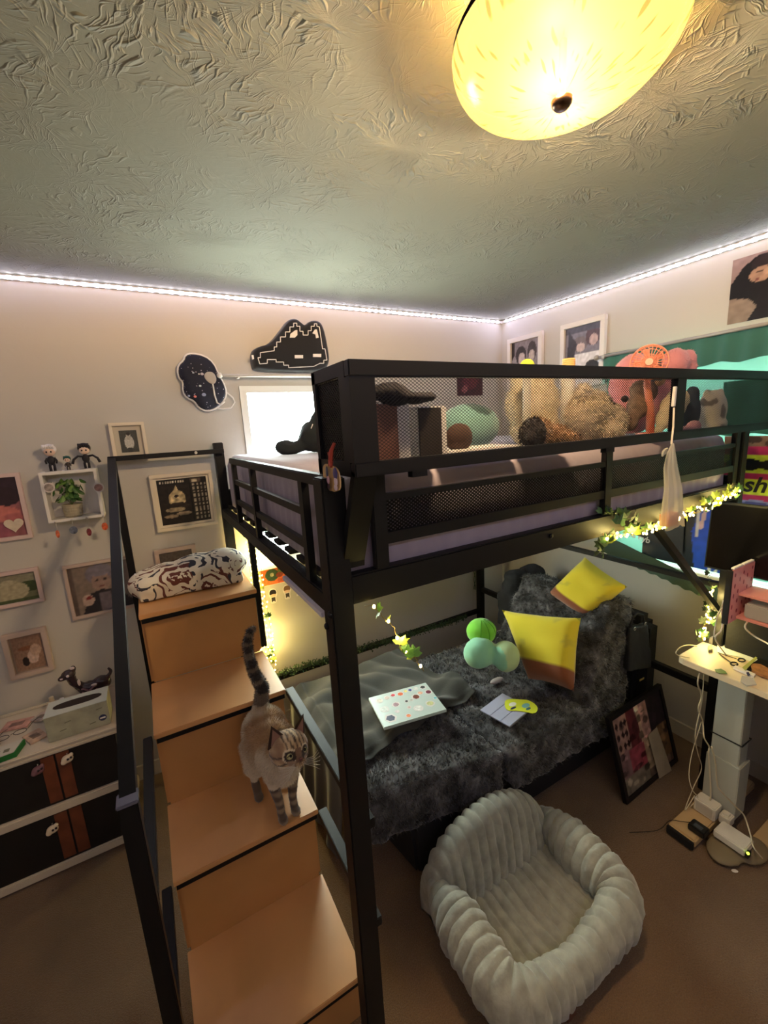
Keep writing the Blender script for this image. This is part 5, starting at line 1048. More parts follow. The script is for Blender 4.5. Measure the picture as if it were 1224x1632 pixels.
for c in cells:
    lay.append(('r', c[0], c[1], c[2], c[3], c[4]))
    for _ in range(7):
        g = rs.uniform(.5, 1.45); cc_ = tuple(min(255, x*g) for x in c[4]); u = rs.uniform(c[0]+.03, c[2]-.03); v = rs.uniform(c[1]+.03, c[3]-.03)
        lay.append(('e', u, v, rs.uniform(.015, .06), rs.uniform(.015, .07), cc_))
lay += [('p', [(x, z), (x+.035, z+.05), (x+.07, z), (x+.035, z-.06)], (40, 26, 30)) for x in (.03, .12, .19) for z in (.6, .74, .88)]+[('r', .515, .08, .523, 1, (20, 16, 18))]
paint('collage_print', cf, A+ux*.045+uy*.05+nn*.001, ux*.91, uy*.90, lay, 70, 60, nzz=.25, bg_=(110, 90, 84))
ps = thing('paper_strip', (-.38, -1.43, .01), 'long pale paper strip hanging over the lower right of the collage', 'paper')
P = [A+ux*.58+uy*.0+nn*.012, A+ux*.80+uy*.0+nn*.02, A+ux*.74+uy*.56+nn*.0095, A+ux*.56+uy*.54+nn*.0095]
P[0].z = .006; P[1].z = .006
MB().hexa(P+[p+nn*.001 for p in P]).build('strip_sheet', mat('strip_paper', (176, 164, 140), .7, nz=(12, .12)), ps)
# ------------------------------------------------------------------ ribbed pet bed
pb_ = thing('pet_bed', (-1.40, -1.54, 0), 'grey green ribbed plush pet bed on the carpet before the lounge seat', 'pet bed')
pm_ = mat('pet_plush', (150, 152, 140), .95, nz=(22, .22), sheen=.4, bump=(70, .6, .004))
def rib(t, n): return abs(math.sin(math.pi*t*n))**.55
def roll(name, path, radii, nrib, nseg=200, m=32, flat=1.0, lump=.004):
    """bolster swept along path, pinched between ribs"""
    pts = [Vector(p) for p in path]; L_ = [0]
    for i in range(1, len(pts)): L_.append(L_[-1]+(pts[i]-pts[i-1]).length)
    def ev(arr, s_):
        for i in range(1, len(L_)):
            if s_ <= L_[i] or i == len(L_)-1:
                t = (s_-L_[i-1])/(L_[i]-L_[i-1]); return arr[i-1]*(1-t)+arr[i]*t
    vs = []
    for k in range(nseg+1):
        s_ = L_[-1]*k/nseg; p = ev(pts, s_); t = (ev(pts, min(L_[-1], s_+.02))-ev(pts, max(0, s_-.02))).normalized()
        a = t.cross(Vector((0, 0, 1))).normalized(); r_ = ev(radii, s_); e = min(1, k/nseg*8, (1-k/nseg)*8)**.5 if True else 1
        R_ = r_*(.88+.12*rib(k/nseg, nrib))*max(.15, e)
        for j in range(m):
            g = 2*math.pi*j/m; q = p+a*(R_*math.cos(g))+Vector((0, 0, 1))*(R_*flat*math.sin(g))
            q += (q-p).normalized()*lump*fbm(q, 28); q.z = max(q.z, .003); vs.append(q)
    fs = [(k*m+j, k*m+(j+1) % m, (k+1)*m+(j+1) % m, (k+1)*m+j) for k in range(nseg) for j in range(m)]+[tuple(range(m))[::-1], tuple(nseg*m+j for j in range(m))]
    mb = MB(); mb.v = vs; mb.f = fs; o_ = mb.build(name, pm_, pb_, smooth=True); return o_
PX0, PX1, PYF, PYB = -1.725, -1.085, -1.775, -1.285
def arc(cx, cy, r_, a0, a1, n=7): return [(cx+r_*math.cos(a0+(a1-a0)*k/n), cy+r_*math.sin(a0+(a1-a0)*k/n)) for k in range(n+1)]
cr_ = .075; xl, xr, yf_ = PX0+.055, PX1-.05, PYF+.05
path2 = [(xl, PYB-.04), (xl, -1.40), (xl, -1.5)]+arc(xl+cr_, yf_+cr_, cr_, math.pi, 1.5*math.pi)+[(-1.45, yf_-.006), (-1.36, yf_-.006)]+arc(xr-cr_, yf_+cr_, cr_, 1.5*math.pi, 2*math.pi)+[(xr, -1.5), (xr, -1.40), (xr, PYB-.04)]
L2 = [0]
for i in range(1, len(path2)): L2.append(L2[-1]+math.dist(path2[i], path2[i-1]))
pth, rad_ = [], []
for (x, y), l in zip(path2, L2):
    t = l/L2[-1]; m_ = math.exp(-((t-.5)/.17)**2)        # lower in the middle of the front
    rr_ = .080-.024*m_; pth.append((x, y, .020+rr_*1.25*.92+.035*(1-m_))); rad_.append(rr_)
roll('side_bolster', pth, rad_, 34, nseg=560, flat=1.25, lump=.006)
# tall back: ribs run up and over
vs = []; n1_, n2_ = 170, 34
for i in range(n1_+1):
    t = i/n1_; x = PX0+.03+(PX1-PX0-.06)*t; arch = math.sin(math.pi*min(1, max(0, t)))**.35
    rb_ = .016*rib(t, 15)-.008
    for j in range(n2_+1):
        g = j/n2_; ang = -.35+g*(math.pi+.5)
        hz = .335*arch*.9+.03; th_ = .055
        # profile: outer bottom, over the top, inner face down
        if g < .35: q = g/.35; y = PYB+.0+.0; z = .01+(hz-.05)*q; nrm = Vector((0, 1, .1))
        elif g < .6: q = (g-.35)/.25*math.pi; y = PYB-th_+th_*math.cos(q); z = hz-.04+.05*math.sin(q); nrm = Vector((0, math.cos(q), math.sin(q)))
        else: q = (g-.6)/.4; y = PYB-2*th_-.03*math.sin(q*1.5); z = hz-.04-(hz-.13)*q; nrm = Vector((0, -1, .2))
        p = Vector((x, y, z))+nrm.normalized()*(rb_*.9+.004*fbm(Vector((x, y, z)), 26)); p.z = max(.003, p.z); vs.append(p)
fs = [(i*(n2_+1)+j, (i+1)*(n2_+1)+j, (i+1)*(n2_+1)+j+1, i*(n2_+1)+j+1) for i in range(n1_) for j in range(n2_)]
fs += [tuple(range(n2_+1)), tuple(n1_*(n2_+1)+j for j in range(n2_, -1, -1))]
mb = MB(); mb.v = vs; mb.f = fs; mb.build('back_bolster', pm_, pb_, smooth=True)
vs = []; n1_, n2_ = 150, 60
for i in range(n1_+1):
    for j in range(n2_+1):
        u, v = i/n1_, j/n2_; x = PX0+.09+(PX1-PX0-.18)*u; y = PYF+.05+(PYB-.10-PYF-.05)*v
        w = 1 if v > .3 else v/.3
        z = .09+.014*(rib(u, 12)*w+(1-w)*rib(v*1.0, 7))+.004*fbm(Vector((x, y, 0)), 26)-.02*math.sin(math.pi*u)*math.sin(math.pi*v)
        vs.append((x, y, z))
fs = [(i*(n2_+1)+j, (i+1)*(n2_+1)+j, (i+1)*(n2_+1)+j+1, i*(n2_+1)+j+1) for i in range(n1_) for j in range(n2_)]
k0 = len(vs); vs += [(PX0+.09, PYF+.05, .02), (PX1-.09, PYF+.05, .02), (PX1-.09, PYB-.10, .02), (PX0+.09, PYB-.10, .02)]
fs.append((k0+3, k0+2, k0+1, k0))
mb = MB(); mb.v = vs; mb.f = fs; mb.build('seat_pad', pm_, pb_, smooth=True)
pl_ = at(915, 1552, 'y', PYF-.012)
MB().box(pl_.x-.018, PYF-.012, .05, pl_.x+.018, PYF-.004, .078).build('brown_tag', mat('leather_tag', (84, 50, 36), .6), pb_, bevel=.001)
# ------------------------------------------------------------------ the cat
cat = thing('cat', (-2.09, -1.05, .5), 'cream and tan cat with dark striped tail and tabby face standing on the stairs', 'cat')
mb = MB()
mb.ell((-2.108, -.965, .715), (.078, .085, .085)); mb.ell((-2.105, -1.03, .705), (.084, .09, .088)); mb.ell((-2.095, -1.09, .705), (.064, .066, .074)); mb.ell((-2.088, -1.118, .668), (.048, .044, .062))
mb.tube([(-2.09, -1.09, .72), (-2.082, -1.13, .745)], [.060, .052], 16)
HC = Vector((-2.076, -1.160, .768)); KS = 1.16
hd_ = Vector((.24, -.95, .10)).normalized()          # facing
hs = hd_.cross(Vector((0, 0, 1))).normalized(); hu = hs.cross(hd_).normalized()
hs, hu = (hs*math.cos(.16)+hu*math.sin(.16)), (hu*math.cos(.16)-hs*math.sin(.16))
def hp_(s_, u_, f_): return HC+(hs*s_+hu*u_+hd_*f_)*KS
mb.ell(HC, (0.0626, 0.0603, 0.0557)); mb.ell(hp_(0, -.004, .02), (0.0441, 0.0394, 0.0394)); mb.ell(hp_(0, -.014, .042), (0.0255, 0.0232, 0.0197)); mb.ell(hp_(.027, -.016, .016), (0.0255, 0.0255, 0.0232)); mb.ell(hp_(-.027, -.016, .016), (0.0255, 0.0255, 0.0232))
mb.tube([hp_(0, .012, .035), hp_(0, -.004, .058)], [.012, .009], 8)
# legs: shoulder, elbow, wrist, paw / thigh, hock, paw
for sx, fx_, fy_ in ((-1, -2.118, -1.138), (1, -2.072, -1.128)):
    mb.tube([(-2.09+sx*.034, -1.095, .67), (-2.09+sx*.036, -1.085, .61), (fx_, fy_+.012, .555), (fx_, fy_+.004, .515)], [.032, .021, .0145, .0135], 12)
    mb.ell((fx_, fy_-.012, .513), (.0165, .024, .012))
for sx, fx_, fy_ in ((-1, -2.165, -1.0), (1, -2.06, -.985)):
    mb.tube([(-2.108+sx*.045, -.975, .70), (-2.108+sx*.055, -1.015, .62), (fx_, -.945, .565), (fx_, fy_, .515)], [.05, .036, .016, .0145], 12)
    mb.ell((fx_, fy_-.016, .513), (.0165, .025, .012))
T_ = [(-2.108, -.915, .76)]+[tuple(at(u, v, 'y', y)) for u, v, y in ((418, 1095, -.925), (404, 1070, -.935), (397, 1045, -.945), (394, 1025, -.95), (398, 1006, -.95), (407, 1000, -.95))]
mb.tube(T_, [.026, .022, .018, .016, .015, .013, .009], 12)
TP = [Vector(t) for t in T_]
def catcol(c):
    # tail
    dt = min(((c-(TP[i]+(TP[i+1]-TP[i])*k/4)).length, i+k/4) for i in range(len(TP)-1) for k in range(5))
    if dt[0] < .032 and c.z > .80 and dt[1] > .35:
        return (38, 30, 26) if math.sin(dt[1]*7.5) > -.25 else (104, 88, 72)
    q = c-HC; s_, u_, f_ = q.dot(hs)/KS, q.dot(hu)/KS, q.dot(hd_)/KS
    n_ = noise.noise(c*40)
    def mix(a, b, t): t = max(0, min(1, t)); return tuple(a[i]*(1-t)+b[i]*t for i in range(3))
    cream_, tan_, dark_ = (208, 192, 166), (178, 142, 100), (58, 44, 36)
    if q.length < .092 and f_ > -.03:
        as_ = abs(s_)+.0035*n_
        k = mix((204, 178, 142), (176, 142, 104), .5+.9*n_)
        if u_ > .008 and as_ < .030: k = mix(k, (70, 52, 40), 2.0*math.sin(as_*520+1.2)+.5*n_-.5)
        if as_ > .030: k = mix(k, (150, 118, 90), .5+n_)
        if as_ > .024 and u_ < .004: k = mix(k, (60, 46, 38), 2.4*math.sin(u_*300+as_*160+.6)-1.3)
        if (as_-.0215)**2+(u_-.004)**2 < .00032 and f_ > .015: k = (222, 204, 172)
        if (as_-.0215)**2+(u_-.004)**2 < .00020 and f_ > .015: k = (52, 38, 32)
        if as_ < .009 and -.012 < u_ < .02 and f_ > .03: k = (118, 90, 70)
        if as_ > .010 and -.026 < u_ < -.006 and f_ > .04: k = (150, 124, 100)
        if u_ < -.022 and f_ > .02: k = (214, 200, 176)
        if u_ < -.032: k = cream_
        return k
    if q.length < .092 and u_ > .015: return mix((96, 74, 56), tan_, .5+n_)
    if c.z < .60 and c.y < -1.06: return mix((84, 68, 56), (136, 116, 94), .5+.8*math.sin(c.z*260)+n_)
    if c.z < .545: return (92, 74, 60)
    t = (c.z-.67)/.09
    body = mix(cream_, mix(tan_, (150, 116, 80), .5+.9*n_+.5*noise.noise(c*12)), t)
    body = mix(body, (202, 190, 166), (c.y+.99)/.05+.6*noise.noise(c*25))
    if c.y < -1.08: body = mix(body, (214, 200, 176), (.765-c.z)/.04+.5*n_)
    return body
EYES = [hp_(s_*.0215, .004, .040) for s_ in (-1, 1)]
cb_ = remesh(mb, 'body', vsoft, cat, .0045, 5, lambda c, n: .0008*fbm(c, 90), catcol)
furc = mat('cat_fur', attr=True, rough=.8, sheen=.2)
fur(cb_, 'coat', furc, cat, 42000, .0095, .0012, (0, .35, -.45), lambda p, n: (p-HC).length > .068 and p.z > .625, .35)
fur(cb_, 'leg_coat', furc, cat, 9000, .0045, .0010, (0, .1, -.6), lambda p, n: p.z <= .64, .3)
fur(cb_, 'face_coat', furc, cat, 9000, .004, .0009, (0, .3, -.1), lambda p, n: (p-HC).length <= .068 and min((p-E_).length for E_ in EYES) > .014, .3)
earm = mat('ear_dark', (66, 48, 40), .8); earp = mat('ear_pink', (150, 112, 98), .8)
for s_ in (-1, 1):
    a, b_, c_ = hp_(s_*.011, .039, -.002), hp_(s_*.057, .012, -.012), hp_(s_*.050, .078, -.004)
    bk = -hd_*.010
    mid = (a+b_)/2
    MB().add([a, b_, c_, mid-hd_*.018], [(0, 3, 1), (0, 2, 3), (3, 2, 1)]).add([a+hd_*.004, b_+hd_*.004, c_, mid-hd_*.006], [(0, 1, 3), (0, 3, 2), (3, 1, 2)]).build('ear', earm, cat)
    a2, b2_, c2_ = a+(c_-a)*.1+(b_-a)*.14, b_+(a-b_)*.14+(c_-b_)*.06, c_+(mid-c_)*.2
    MB().add([a2+hd_*.005, b2_+hd_*.005, c2_+hd_*.003, mid-hd_*.002], [(0, 1, 3), (0, 3, 2), (3, 1, 2)]).build('inner_ear', earp, cat)
    e = hp_(s_*.0215, .004, .0415)
    MB().ell(e, (.0108, .0098, .0102), nu=16, nv=12).build('eye', mat('cat_eye', (176, 170, 120), .1, coat=1), cat, smooth=True)
    MB().ell(e+(hd_*.75+Vector((0, 0, .5))).normalized()*.0072+Vector((0, 0, .0)), (.0046, .0046, .0052), nu=12, nv=8).build('pupil', mat('pupil_black', (8, 8, 8), .1), cat, smooth=True)
    MB().tube([e+hs*(-.0095)+hd_*.003-hu*.001, e-hs*.004+hd_*.006+hu*.0065, e+hs*.005+hd_*.006+hu*.0062, e+hs*.0100+hd_*.002], .0016, 6).build('eyelid', mat('lid_dark', (40, 30, 26), .7), cat)
    for k in range(6):
        r0 = hp_(s_*.012, -.014-.002*k, .053); MB().tube([r0, r0+hs*s_*.03+hd_*.012-hu*.004*(k-1), r0+hs*s_*(.06)+hd_*.004-hu*.012*(k-1.5)], [.0005, .0004, .0002], 4).build('whisker', mat('whisker_white', (230, 226, 216), .5), cat)
MB().ell(hp_(0, -.003, .0615), (.0065, .005, .0045), nu=12, nv=8).build('nose', mat('cat_nose', (112, 66, 60), .4), cat, smooth=True)
for s_ in (-1, 1): MB().tube([hp_(0, -.008, .0605), hp_(0, -.016, .060), hp_(s_*.007, -.021, .056), hp_(s_*.013, -.019, .050)], .0010, 5).build('mouth_line', mat('lid_dark'), cat)
# ------------------------------------------------------------------ fairy lights and ivy
bulbm = mat('fairy_bulb', (255, 240, 180), .4, emit=((255, 214, 110), 45)); wire = mat('copper_wire', (150, 130, 80), .4, metal=.6)
ivm = mat('ivy_green', (70, 112, 54), .5, nz=(30, .3)); ivl = mat('ivy_lime', (160, 180, 70), .5, nz=(30, .2)); ivd = mat('ivy_dark', (40, 62, 38), .6, nz=(30, .3))
IV = [leaf_mesh('leaf', m_, 5, .030) for m_ in (ivm, ivl, ivd)]
bme = MB().ell((0, 0, 0), (.0034, .0034, .0045), nu=8, nv=6).build('tmpb', bulbm, None, recentre=False); bmesh_ = bme.data; bpy.data.objects.remove(bme)
def strand(name, label, group, pts, nb, jit, nleaf=0, leafs=(0, 1), lights=0, power=.12, wr=.0009, lsize=1.0, seed=1, cat_='fairy lights'):
    rs = random.Random(seed); pts = [Vector(p) for p in pts]
    L_ = [0]
    for i in range(1, len(pts)): L_.append(L_[-1]+(pts[i]-pts[i-1]).length)
    def ev(s_):
        s_ *= L_[-1]
        for i in range(1, len(L_)):
            if s_ <= L_[i]+1e-9: return pts[i-1].lerp(pts[i], (s_-L_[i-1])/(L_[i]-L_[i-1]))
        return pts[-1]
    t_ = thing(name, min(pts, key=lambda p: p.z)[:], label, cat_, group); W0 = Vector(t_.location)
    N_ = max(nb, 12)*3; path = []
    for k in range(N_+1): path.append(ev(k/N_)+Vector([rs.uniform(-jit, jit) for _ in range(3)])*.7)
    MB().tube(path, wr, 5).build('wire', wire if nb else mat('stem_green'), t_)
    for k in range(nb):
        o_ = bpy.data.objects.new('bulb', bmesh_); COL.objects.link(o_); o_.parent = t_; o_.location = ev((k+.5)/nb)+Vector([rs.uniform(-jit, jit) for _ in range(3)])-W0
    for k in range(nleaf):
        o_ = bpy.data.objects.new('leaf', IV[rs.choice(leafs)]); COL.objects.link(o_); o_.parent = t_
        o_.location = ev(rs.random())+Vector([rs.uniform(-jit, jit)*1.6 for _ in range(3)])-W0; o_.rotation_euler = (rs.uniform(1.0, 2.2), rs.uniform(-.8, .8), rs.uniform(-.9, .9)); o_.scale = (lsize*rs.uniform(.7, 1.2),)*3
    for k in range(lights):
        l = bpy.data.lights.new('fairy_glow', 'POINT'); l.energy = power; l.color = (1, .78, .26); l.shadow_soft_size = .012
        o_ = bpy.data.objects.new('fairy_glow', l); COL.objects.link(o_); o_.parent = t_; o_.location = ev((k+.5)/lights)+Vector((0, -.02, 0))-W0
    return t_
for k, x_ in enumerate((-1.925, -1.905, -1.885, -1.865)):
    strand('fairy_light_strand', ['leftmost strand of the warm fairy light curtain left of the small window', 'second strand of the fairy light curtain beside the bed leg', 'third strand of the fairy light curtain beside the bed leg', 'rightmost strand of the fairy light curtain nearest the small window'][k], 'fairy light curtain strands', [(x_, -.075, 1.33), (x_-.004, -.07, 1.0), (x_+.006, -.075, .7), (x_+.003*k, -.08, .36)], 30, .006, (9, 4, 6, 5)[k], (0, 1, 1), 2, 1.1, seed=20+k, lsize=.9)
strand('fairy_light_garland', 'warm fairy lights and ivy bunched along the front beam, right half', None, [(-1.19, -1.605, 1.395), (-1.10, -1.61, 1.385), (-.95, -1.61, 1.375), (-.80, -1.61, 1.385), (-.62, -1.61, 1.395), (-.46, -1.61, 1.415), (-.32, -1.605, 1.44)], 64, .012, 34, (0, 1, 1, 2), 5, .6, seed=5)
strand('fairy_light_swag', 'short loose swag of fairy lights and ivy hanging beside the near bed post', None, [(-1.985, -1.60, 1.385), (-1.962, -1.60, 1.378), (-1.942, -1.60, 1.345), (-1.915, -1.60, 1.312), (-1.905, -1.60, 1.26), (-1.87, -1.60, 1.23), (-1.84, -1.60, 1.18)], 5, .003, 7, (0, 0, 1), 1, .4, seed=9, lsize=.8)
strand('fairy_light_garland', 'fairy lights and ivy winding down the far right leg to the desk', None, [(-.325, -1.545, 1.0), (-.335, -1.545, .92), (-.33, -1.545, .85), (-.36, -1.54, .80), (-.345, -1.54, .765)], 30, .010, 14, (0, 1, 2), 3, .7, seed=14)
strand('ivy_sprig', 'three ivy leaves dangling above the corner of the lower window', None, [(-1.14, -1.57, 1.37), (-1.13, -1.57, 1.33), (-1.135, -1.57, 1.30)], 0, .006, 4, (0, 2), 0, seed=3, cat_='plant')
strand('ivy_sprig', 'dark ivy leaves at the guard bar above the fairy lights', None, [(-1.18, -1.60, 1.47), (-1.12, -1.60, 1.44), (-1.05, -1.60, 1.42), (-1.0, -1.6, 1.40)], 0, .012, 12, (0, 2, 2), 0, seed=31, cat_='plant')
strand('ivy_sprig', 'loose dark ivy leaves hanging from the thin bars right of the brace', None, [(-.40, -1.56, 1.10), (-.38, -1.56, 1.02), (-.40, -1.56, .95), (-.37, -1.56, .88)], 0, .012, 7, (2, 0), 0, seed=8, cat_='plant')
# leafy garland along the rear rail
ig = thing('leaf_garland', (-1.1, -.045, .34), 'long artificial box leaf garland tied along the low rear rail', 'garland')
MB().tube([(-1.86+.05*k, -.068+.004*math.sin(k), .372-.0013*k+.006*math.sin(k*1.7)) for k in range(29)], .004, 6).build('stem', st_m, ig)
rs = random.Random(2); vs = []; fs = []
for k in range(1900):
    t = rs.random(); x = -1.86+1.42*t; a = rs.uniform(-.6, 3.7); r_ = rs.uniform(.008, .034); p = Vector((x, -.070-.5*r_*abs(math.cos(a))*1.2, .372-.036*t+r_*math.sin(a)))
    d_ = Vector((rs.uniform(-1, 1), rs.uniform(-1, .3), rs.uniform(-.6, 1))).normalized(); s_ = d_.orthogonal().normalized()*rs.uniform(.003, .006); l = rs.uniform(.010, .018); kx = len(vs)
    vs += [p, p+d_*l*.5+s_, p+d_*l, p+d_*l*.5-s_]; fs.append((kx, kx+1, kx+2, kx+3))
mb = MB(); mb.v = vs; mb.f = fs; o = mb.build('foliage', mat('box_leaf', (52, 78, 44), .5, nz=(9, .4)), ig); o['kind'] = 'stuff'
tw = thing('hanging_wire_vine', (-.33, -.05, .5), 'thin dark twisted vine hanging down the back wall near the corner', 'vine')
for s_ in (0, 3.14): MB().tube([(-.33+.006*math.sin(k*.9+s_), -.05+.006*math.cos(k*.9+s_), .86-.02*k) for k in range(18)], .003, 6).build('strand', ivd, tw)
# ------------------------------------------------------------------ the desk
desk = thing('standing_desk', (-.35, -1.9, 0), 'cream topped standing desk with grey steel column at the right edge', 'desk')
dtop = mat('desk_cream', (222, 206, 176), .45, nz=(4, .04)); dleg = mat('desk_leg_grey', (176, 180, 172), .4)
P = [(-.525, -2.6), (-.03, -2.6), (-.03, -1.522), (-.25, -1.522), (-.25, -1.592), (-.306, -1.592), (-.306, -1.522), (-.495, -1.522), (-.517, -1.53), (-.525, -1.552)]
MB().prism(P, (0, 0, .714), (1, 0, 0), (0, 1, 0), .026).build('desktop', dtop, desk, bevel=.002)
box('column', dleg, desk, -.405, -1.73, .045, -.33, -1.63, .70, bevel=.003); box('column_cover', dleg, desk, -.415, -1.74, .045, -.32, -1.62, .30, bevel=.003)
box('crossbar', dleg, desk, -.40, -2.5, .665, -.34, -1.73, .70)
box('top_bracket', dleg, desk, -.48, -1.72, .70, -.12, -1.66, .7135)
box('foot', mat('foot_wood', (196, 168, 124), .5), desk, -.64, -1.70, .008, -.10, -1.60, .044, bevel=.006); box('foot_end_cap', bb_, desk, -.655, -1.70, .006, -.641, -1.60, .042, bevel=.003)
box('foot', mat('foot_wood'), desk, -.42, -2.5, .008, -.10, -2.4, .044)
MB().tube([(-.408, -1.735, .40), (-.326, -1.735, .40), (-.326, -1.625, .40), (-.409, -1.625, .40), (-.408, -1.735, .40)], .003, 6).build('cable_tie', bb_, desk)
fp = thing('grey_foot_pad', (-.56, -1.77, 0), 'rounded taupe cushion pad beside the desk foot', 'pad')
remesh(MB().ell((-.55, -1.77, .02), (.085, .06, .018)).ell((-.47, -1.82, .02), (.08, .055, .018)), 'pad_body', mat('taupe_pad', (128, 116, 92), .7), fp, .006, 4)
box('pale_board', mat('board_pale', (190, 166, 126), .6), None, -.40, -1.99, .004, -.18, -1.80, .022, bevel=.003); tag(bpy.data.objects['pale_board'], 'pale flat wooden board on the carpet at the right edge', 'board')
wp = mat('adapter_white', (222, 218, 206), .4)
def adapter(name, label, a, m, rz=0, extra=None, parts=()):
    t_ = thing(name, ((a[0]+a[3])/2, (a[1]+a[4])/2, a[2]), label, 'power adapter')
    o_ = box('adapter_body', m, t_, *a, bevel=.004)
    for nm, q, mm_ in parts: box(nm, mm_, t_, *q, bevel=.001)
    if rz: t_.rotation_euler = (0, 0, rz)
    return t_
adapter('black_power_brick', 'black oblong power brick lying on the desk foot', (-.605, -1.715, .0445, -.555, -1.655, .072), mat('brick_black', (22, 22, 22), .45), 0, None, (('brick_label', (-.595, -1.70, .0722, -.575, -1.67, .0726), mat('slate')),))
adapter('white_extension_block', 'white upright extension block at the column base', (-.485, -1.70, .0445, -.425, -1.62, .105), wp, 0, None, (('socket_face', (-.4865, -1.69, .055, -.4855, -1.63, .095), mat('socket_grey', (196, 194, 184), .5)),))
adapter('white_power_brick', 'long white power brick nearest the camera with a green light', (-.555, -1.83, .046, -.475, -1.725, .078), wp, 0, None, (('indicator_base', (-.556, -1.842, .05, -.53, -1.8305, .07), mat('brick_black')),))
adapter('white_plug_adapter', 'small white plug adapter between the block and the long brick', (-.465, -1.745, .0445, -.42, -1.705, .085), wp, 0, None, (('prong_base', (-.455, -1.735, .0852, -.43, -1.715, .092), wp),))
MB().ell(at(1192, 1360, 'z', .075), (.005,)*3, nu=10, nv=8).build('indicator', mat('green_led', (200, 240, 60), .4, emit=((200, 255, 60), 5)), bpy.data.objects['white_power_brick'])
tag(MB().ell(at(1171, 1388, 'z', .004), (.012, .007, .003), (0, 0, -.6), nu=14, nv=6).build('paper_scrap', white2), 'tiny white scrap on the carpet before the foot pad', 'scrap')
cabm = mat('cable_cream', (206, 196, 168), .5)
def cable(label, pts, r_=.0028, m=cabm):
    P_ = [Vector(p) for p in pts]; Q = []
    for i in range(len(P_)-1):
        p0_, p1_, p2_, p3_ = P_[max(i-1, 0)], P_[i], P_[i+1], P_[min(i+2, len(P_)-1)]
        for k in range(6):
            t = k/6; Q.append(.5*((2*p1_)+(p2_-p0_)*t+(2*p0_-5*p1_+4*p2_-p3_)*t*t+(3*p1_-p0_-3*p2_+p3_)*t**3))
    Q.append(P_[-1]); return tag(MB().tube(Q, r_, 8).build('cable', m, smooth=True), label, 'cable')
def A_(u, v, y): return at(u, v, 'y', y)
cable('white cable dropping in a wave from the desk edge left of the column', [A_(1115, 1073, -1.60), A_(1112, 1090, -1.60), A_(1118, 1110, -1.60), A_(1113, 1130, -1.60), A_(1120, 1150, -1.60), A_(1122, 1175, -1.62), A_(1130, 1190, -1.63), (-.43, -1.635, .30), (-.44, -1.66, .15), (-.45, -1.665, .108)])
cable('thin beige cable looping from the desk to the carpet and extension block', [A_(1122, 1075, -1.60), A_(1118, 1120, -1.60), A_(1108, 1170, -1.60), A_(1112, 1200, -1.60), A_(1118, 1225, -1.60), A_(1105, 1255, -1.60), (-.53, -1.61, .055), (-.48, -1.62, .11)], .002)
cable('thin beige cable in a long loop left of the extension block', [A_(1118, 1150, -1.59), A_(1103, 1200, -1.59), A_(1098, 1235, -1.60), A_(1103, 1258, -1.62), A_(1112, 1272, -1.63), (-.50, -1.615, .060)], .0018)
cable('white cable crossing over the adapters toward the right edge', [A_(1134, 1190, -1.75), A_(1140, 1215, -1.75), A_(1143, 1250, -1.75), A_(1150, 1262, -1.76), A_(1172, 1285, -1.78), A_(1186, 1300, -1.80), A_(1196, 1330, -1.83), A_(1201, 1350, -1.86), A_(1215, 1368, -1.88)], .0026)
cable('white cable curled off the corner of the desktop', [A_(1118, 1032, -1.53), A_(1100, 1028, -1.53), A_(1085, 1031, -1.535), A_(1077, 1040, -1.54), A_(1082, 1045, -1.545), (-.50, -1.56, .744)], .0022)
cable('white cables hanging from the pink organizer down to the desktop', [A_(1162, 950, -1.66), A_(1153, 958, -1.66), A_(1150, 975, -1.65), A_(1152, 990, -1.65), A_(1149, 1005, -1.65), A_(1140, 1018, -1.64), (-.36, -1.63, .744)], .0026, white)
cable('second white cable curving behind the pink organizer to the bed leg', [A_(1160, 967, -1.67), A_(1150, 970, -1.66), A_(1143, 985, -1.65), A_(1139, 1003, -1.64), A_(1138, 1015, -1.64)], .0022, white)
cable('white cable under the pink organizer to the right edge', [A_(1197, 985, -1.70), A_(1188, 996, -1.70), A_(1190, 1004, -1.71), A_(1204, 1015, -1.73), A_(1224, 1026, -1.78), A_(1236, 1036, -1.82)], .003, white)
cable('thin black cable from the black power brick across the foot', [(-.58, -1.655, .062), (-.60, -1.63, .055), (-.63, -1.60, .05), (-.68, -1.58, .012), (-.78, -1.52, .004)], .0013, bb_)
# monitor
mo = thing('monitor', (-.34, -1.8, .74), 'large black monitor on the desk before the posters', 'monitor')
scr = mat('screen_black', (10, 9, 9), .18, spec=.5); bz = mat('bezel_black', (16, 16, 17), .5)
MB().hexa([(-.352, -1.518, 1.095), (-.352, -2.12, 1.095), (-.325, -2.12, 1.095), (-.325, -1.518, 1.095), (-.352, -1.525, 1.378), (-.352, -2.12, 1.378), (-.325, -2.12, 1.378), (-.325, -1.525, 1.378)]).build('case', bz, mo, bevel=.002)
MB().hexa([(-.3535, -1.524, 1.103), (-.3535, -2.112, 1.103), (-.3525, -2.112, 1.103), (-.3525, -1.524, 1.103), (-.3535, -1.530, 1.371), (-.3535, -2.112, 1.371), (-.3525, -2.112, 1.371), (-.3525, -1.53, 1.371)]).build('screen', scr, mo)
box('stand_column', bz, mo, -.345, -1.86, .76, -.322, -1.80, 1.12); box('stand_foot', bz, mo, -.42, -1.95, .7405, -.25, -1.72, .752, bevel=.002)
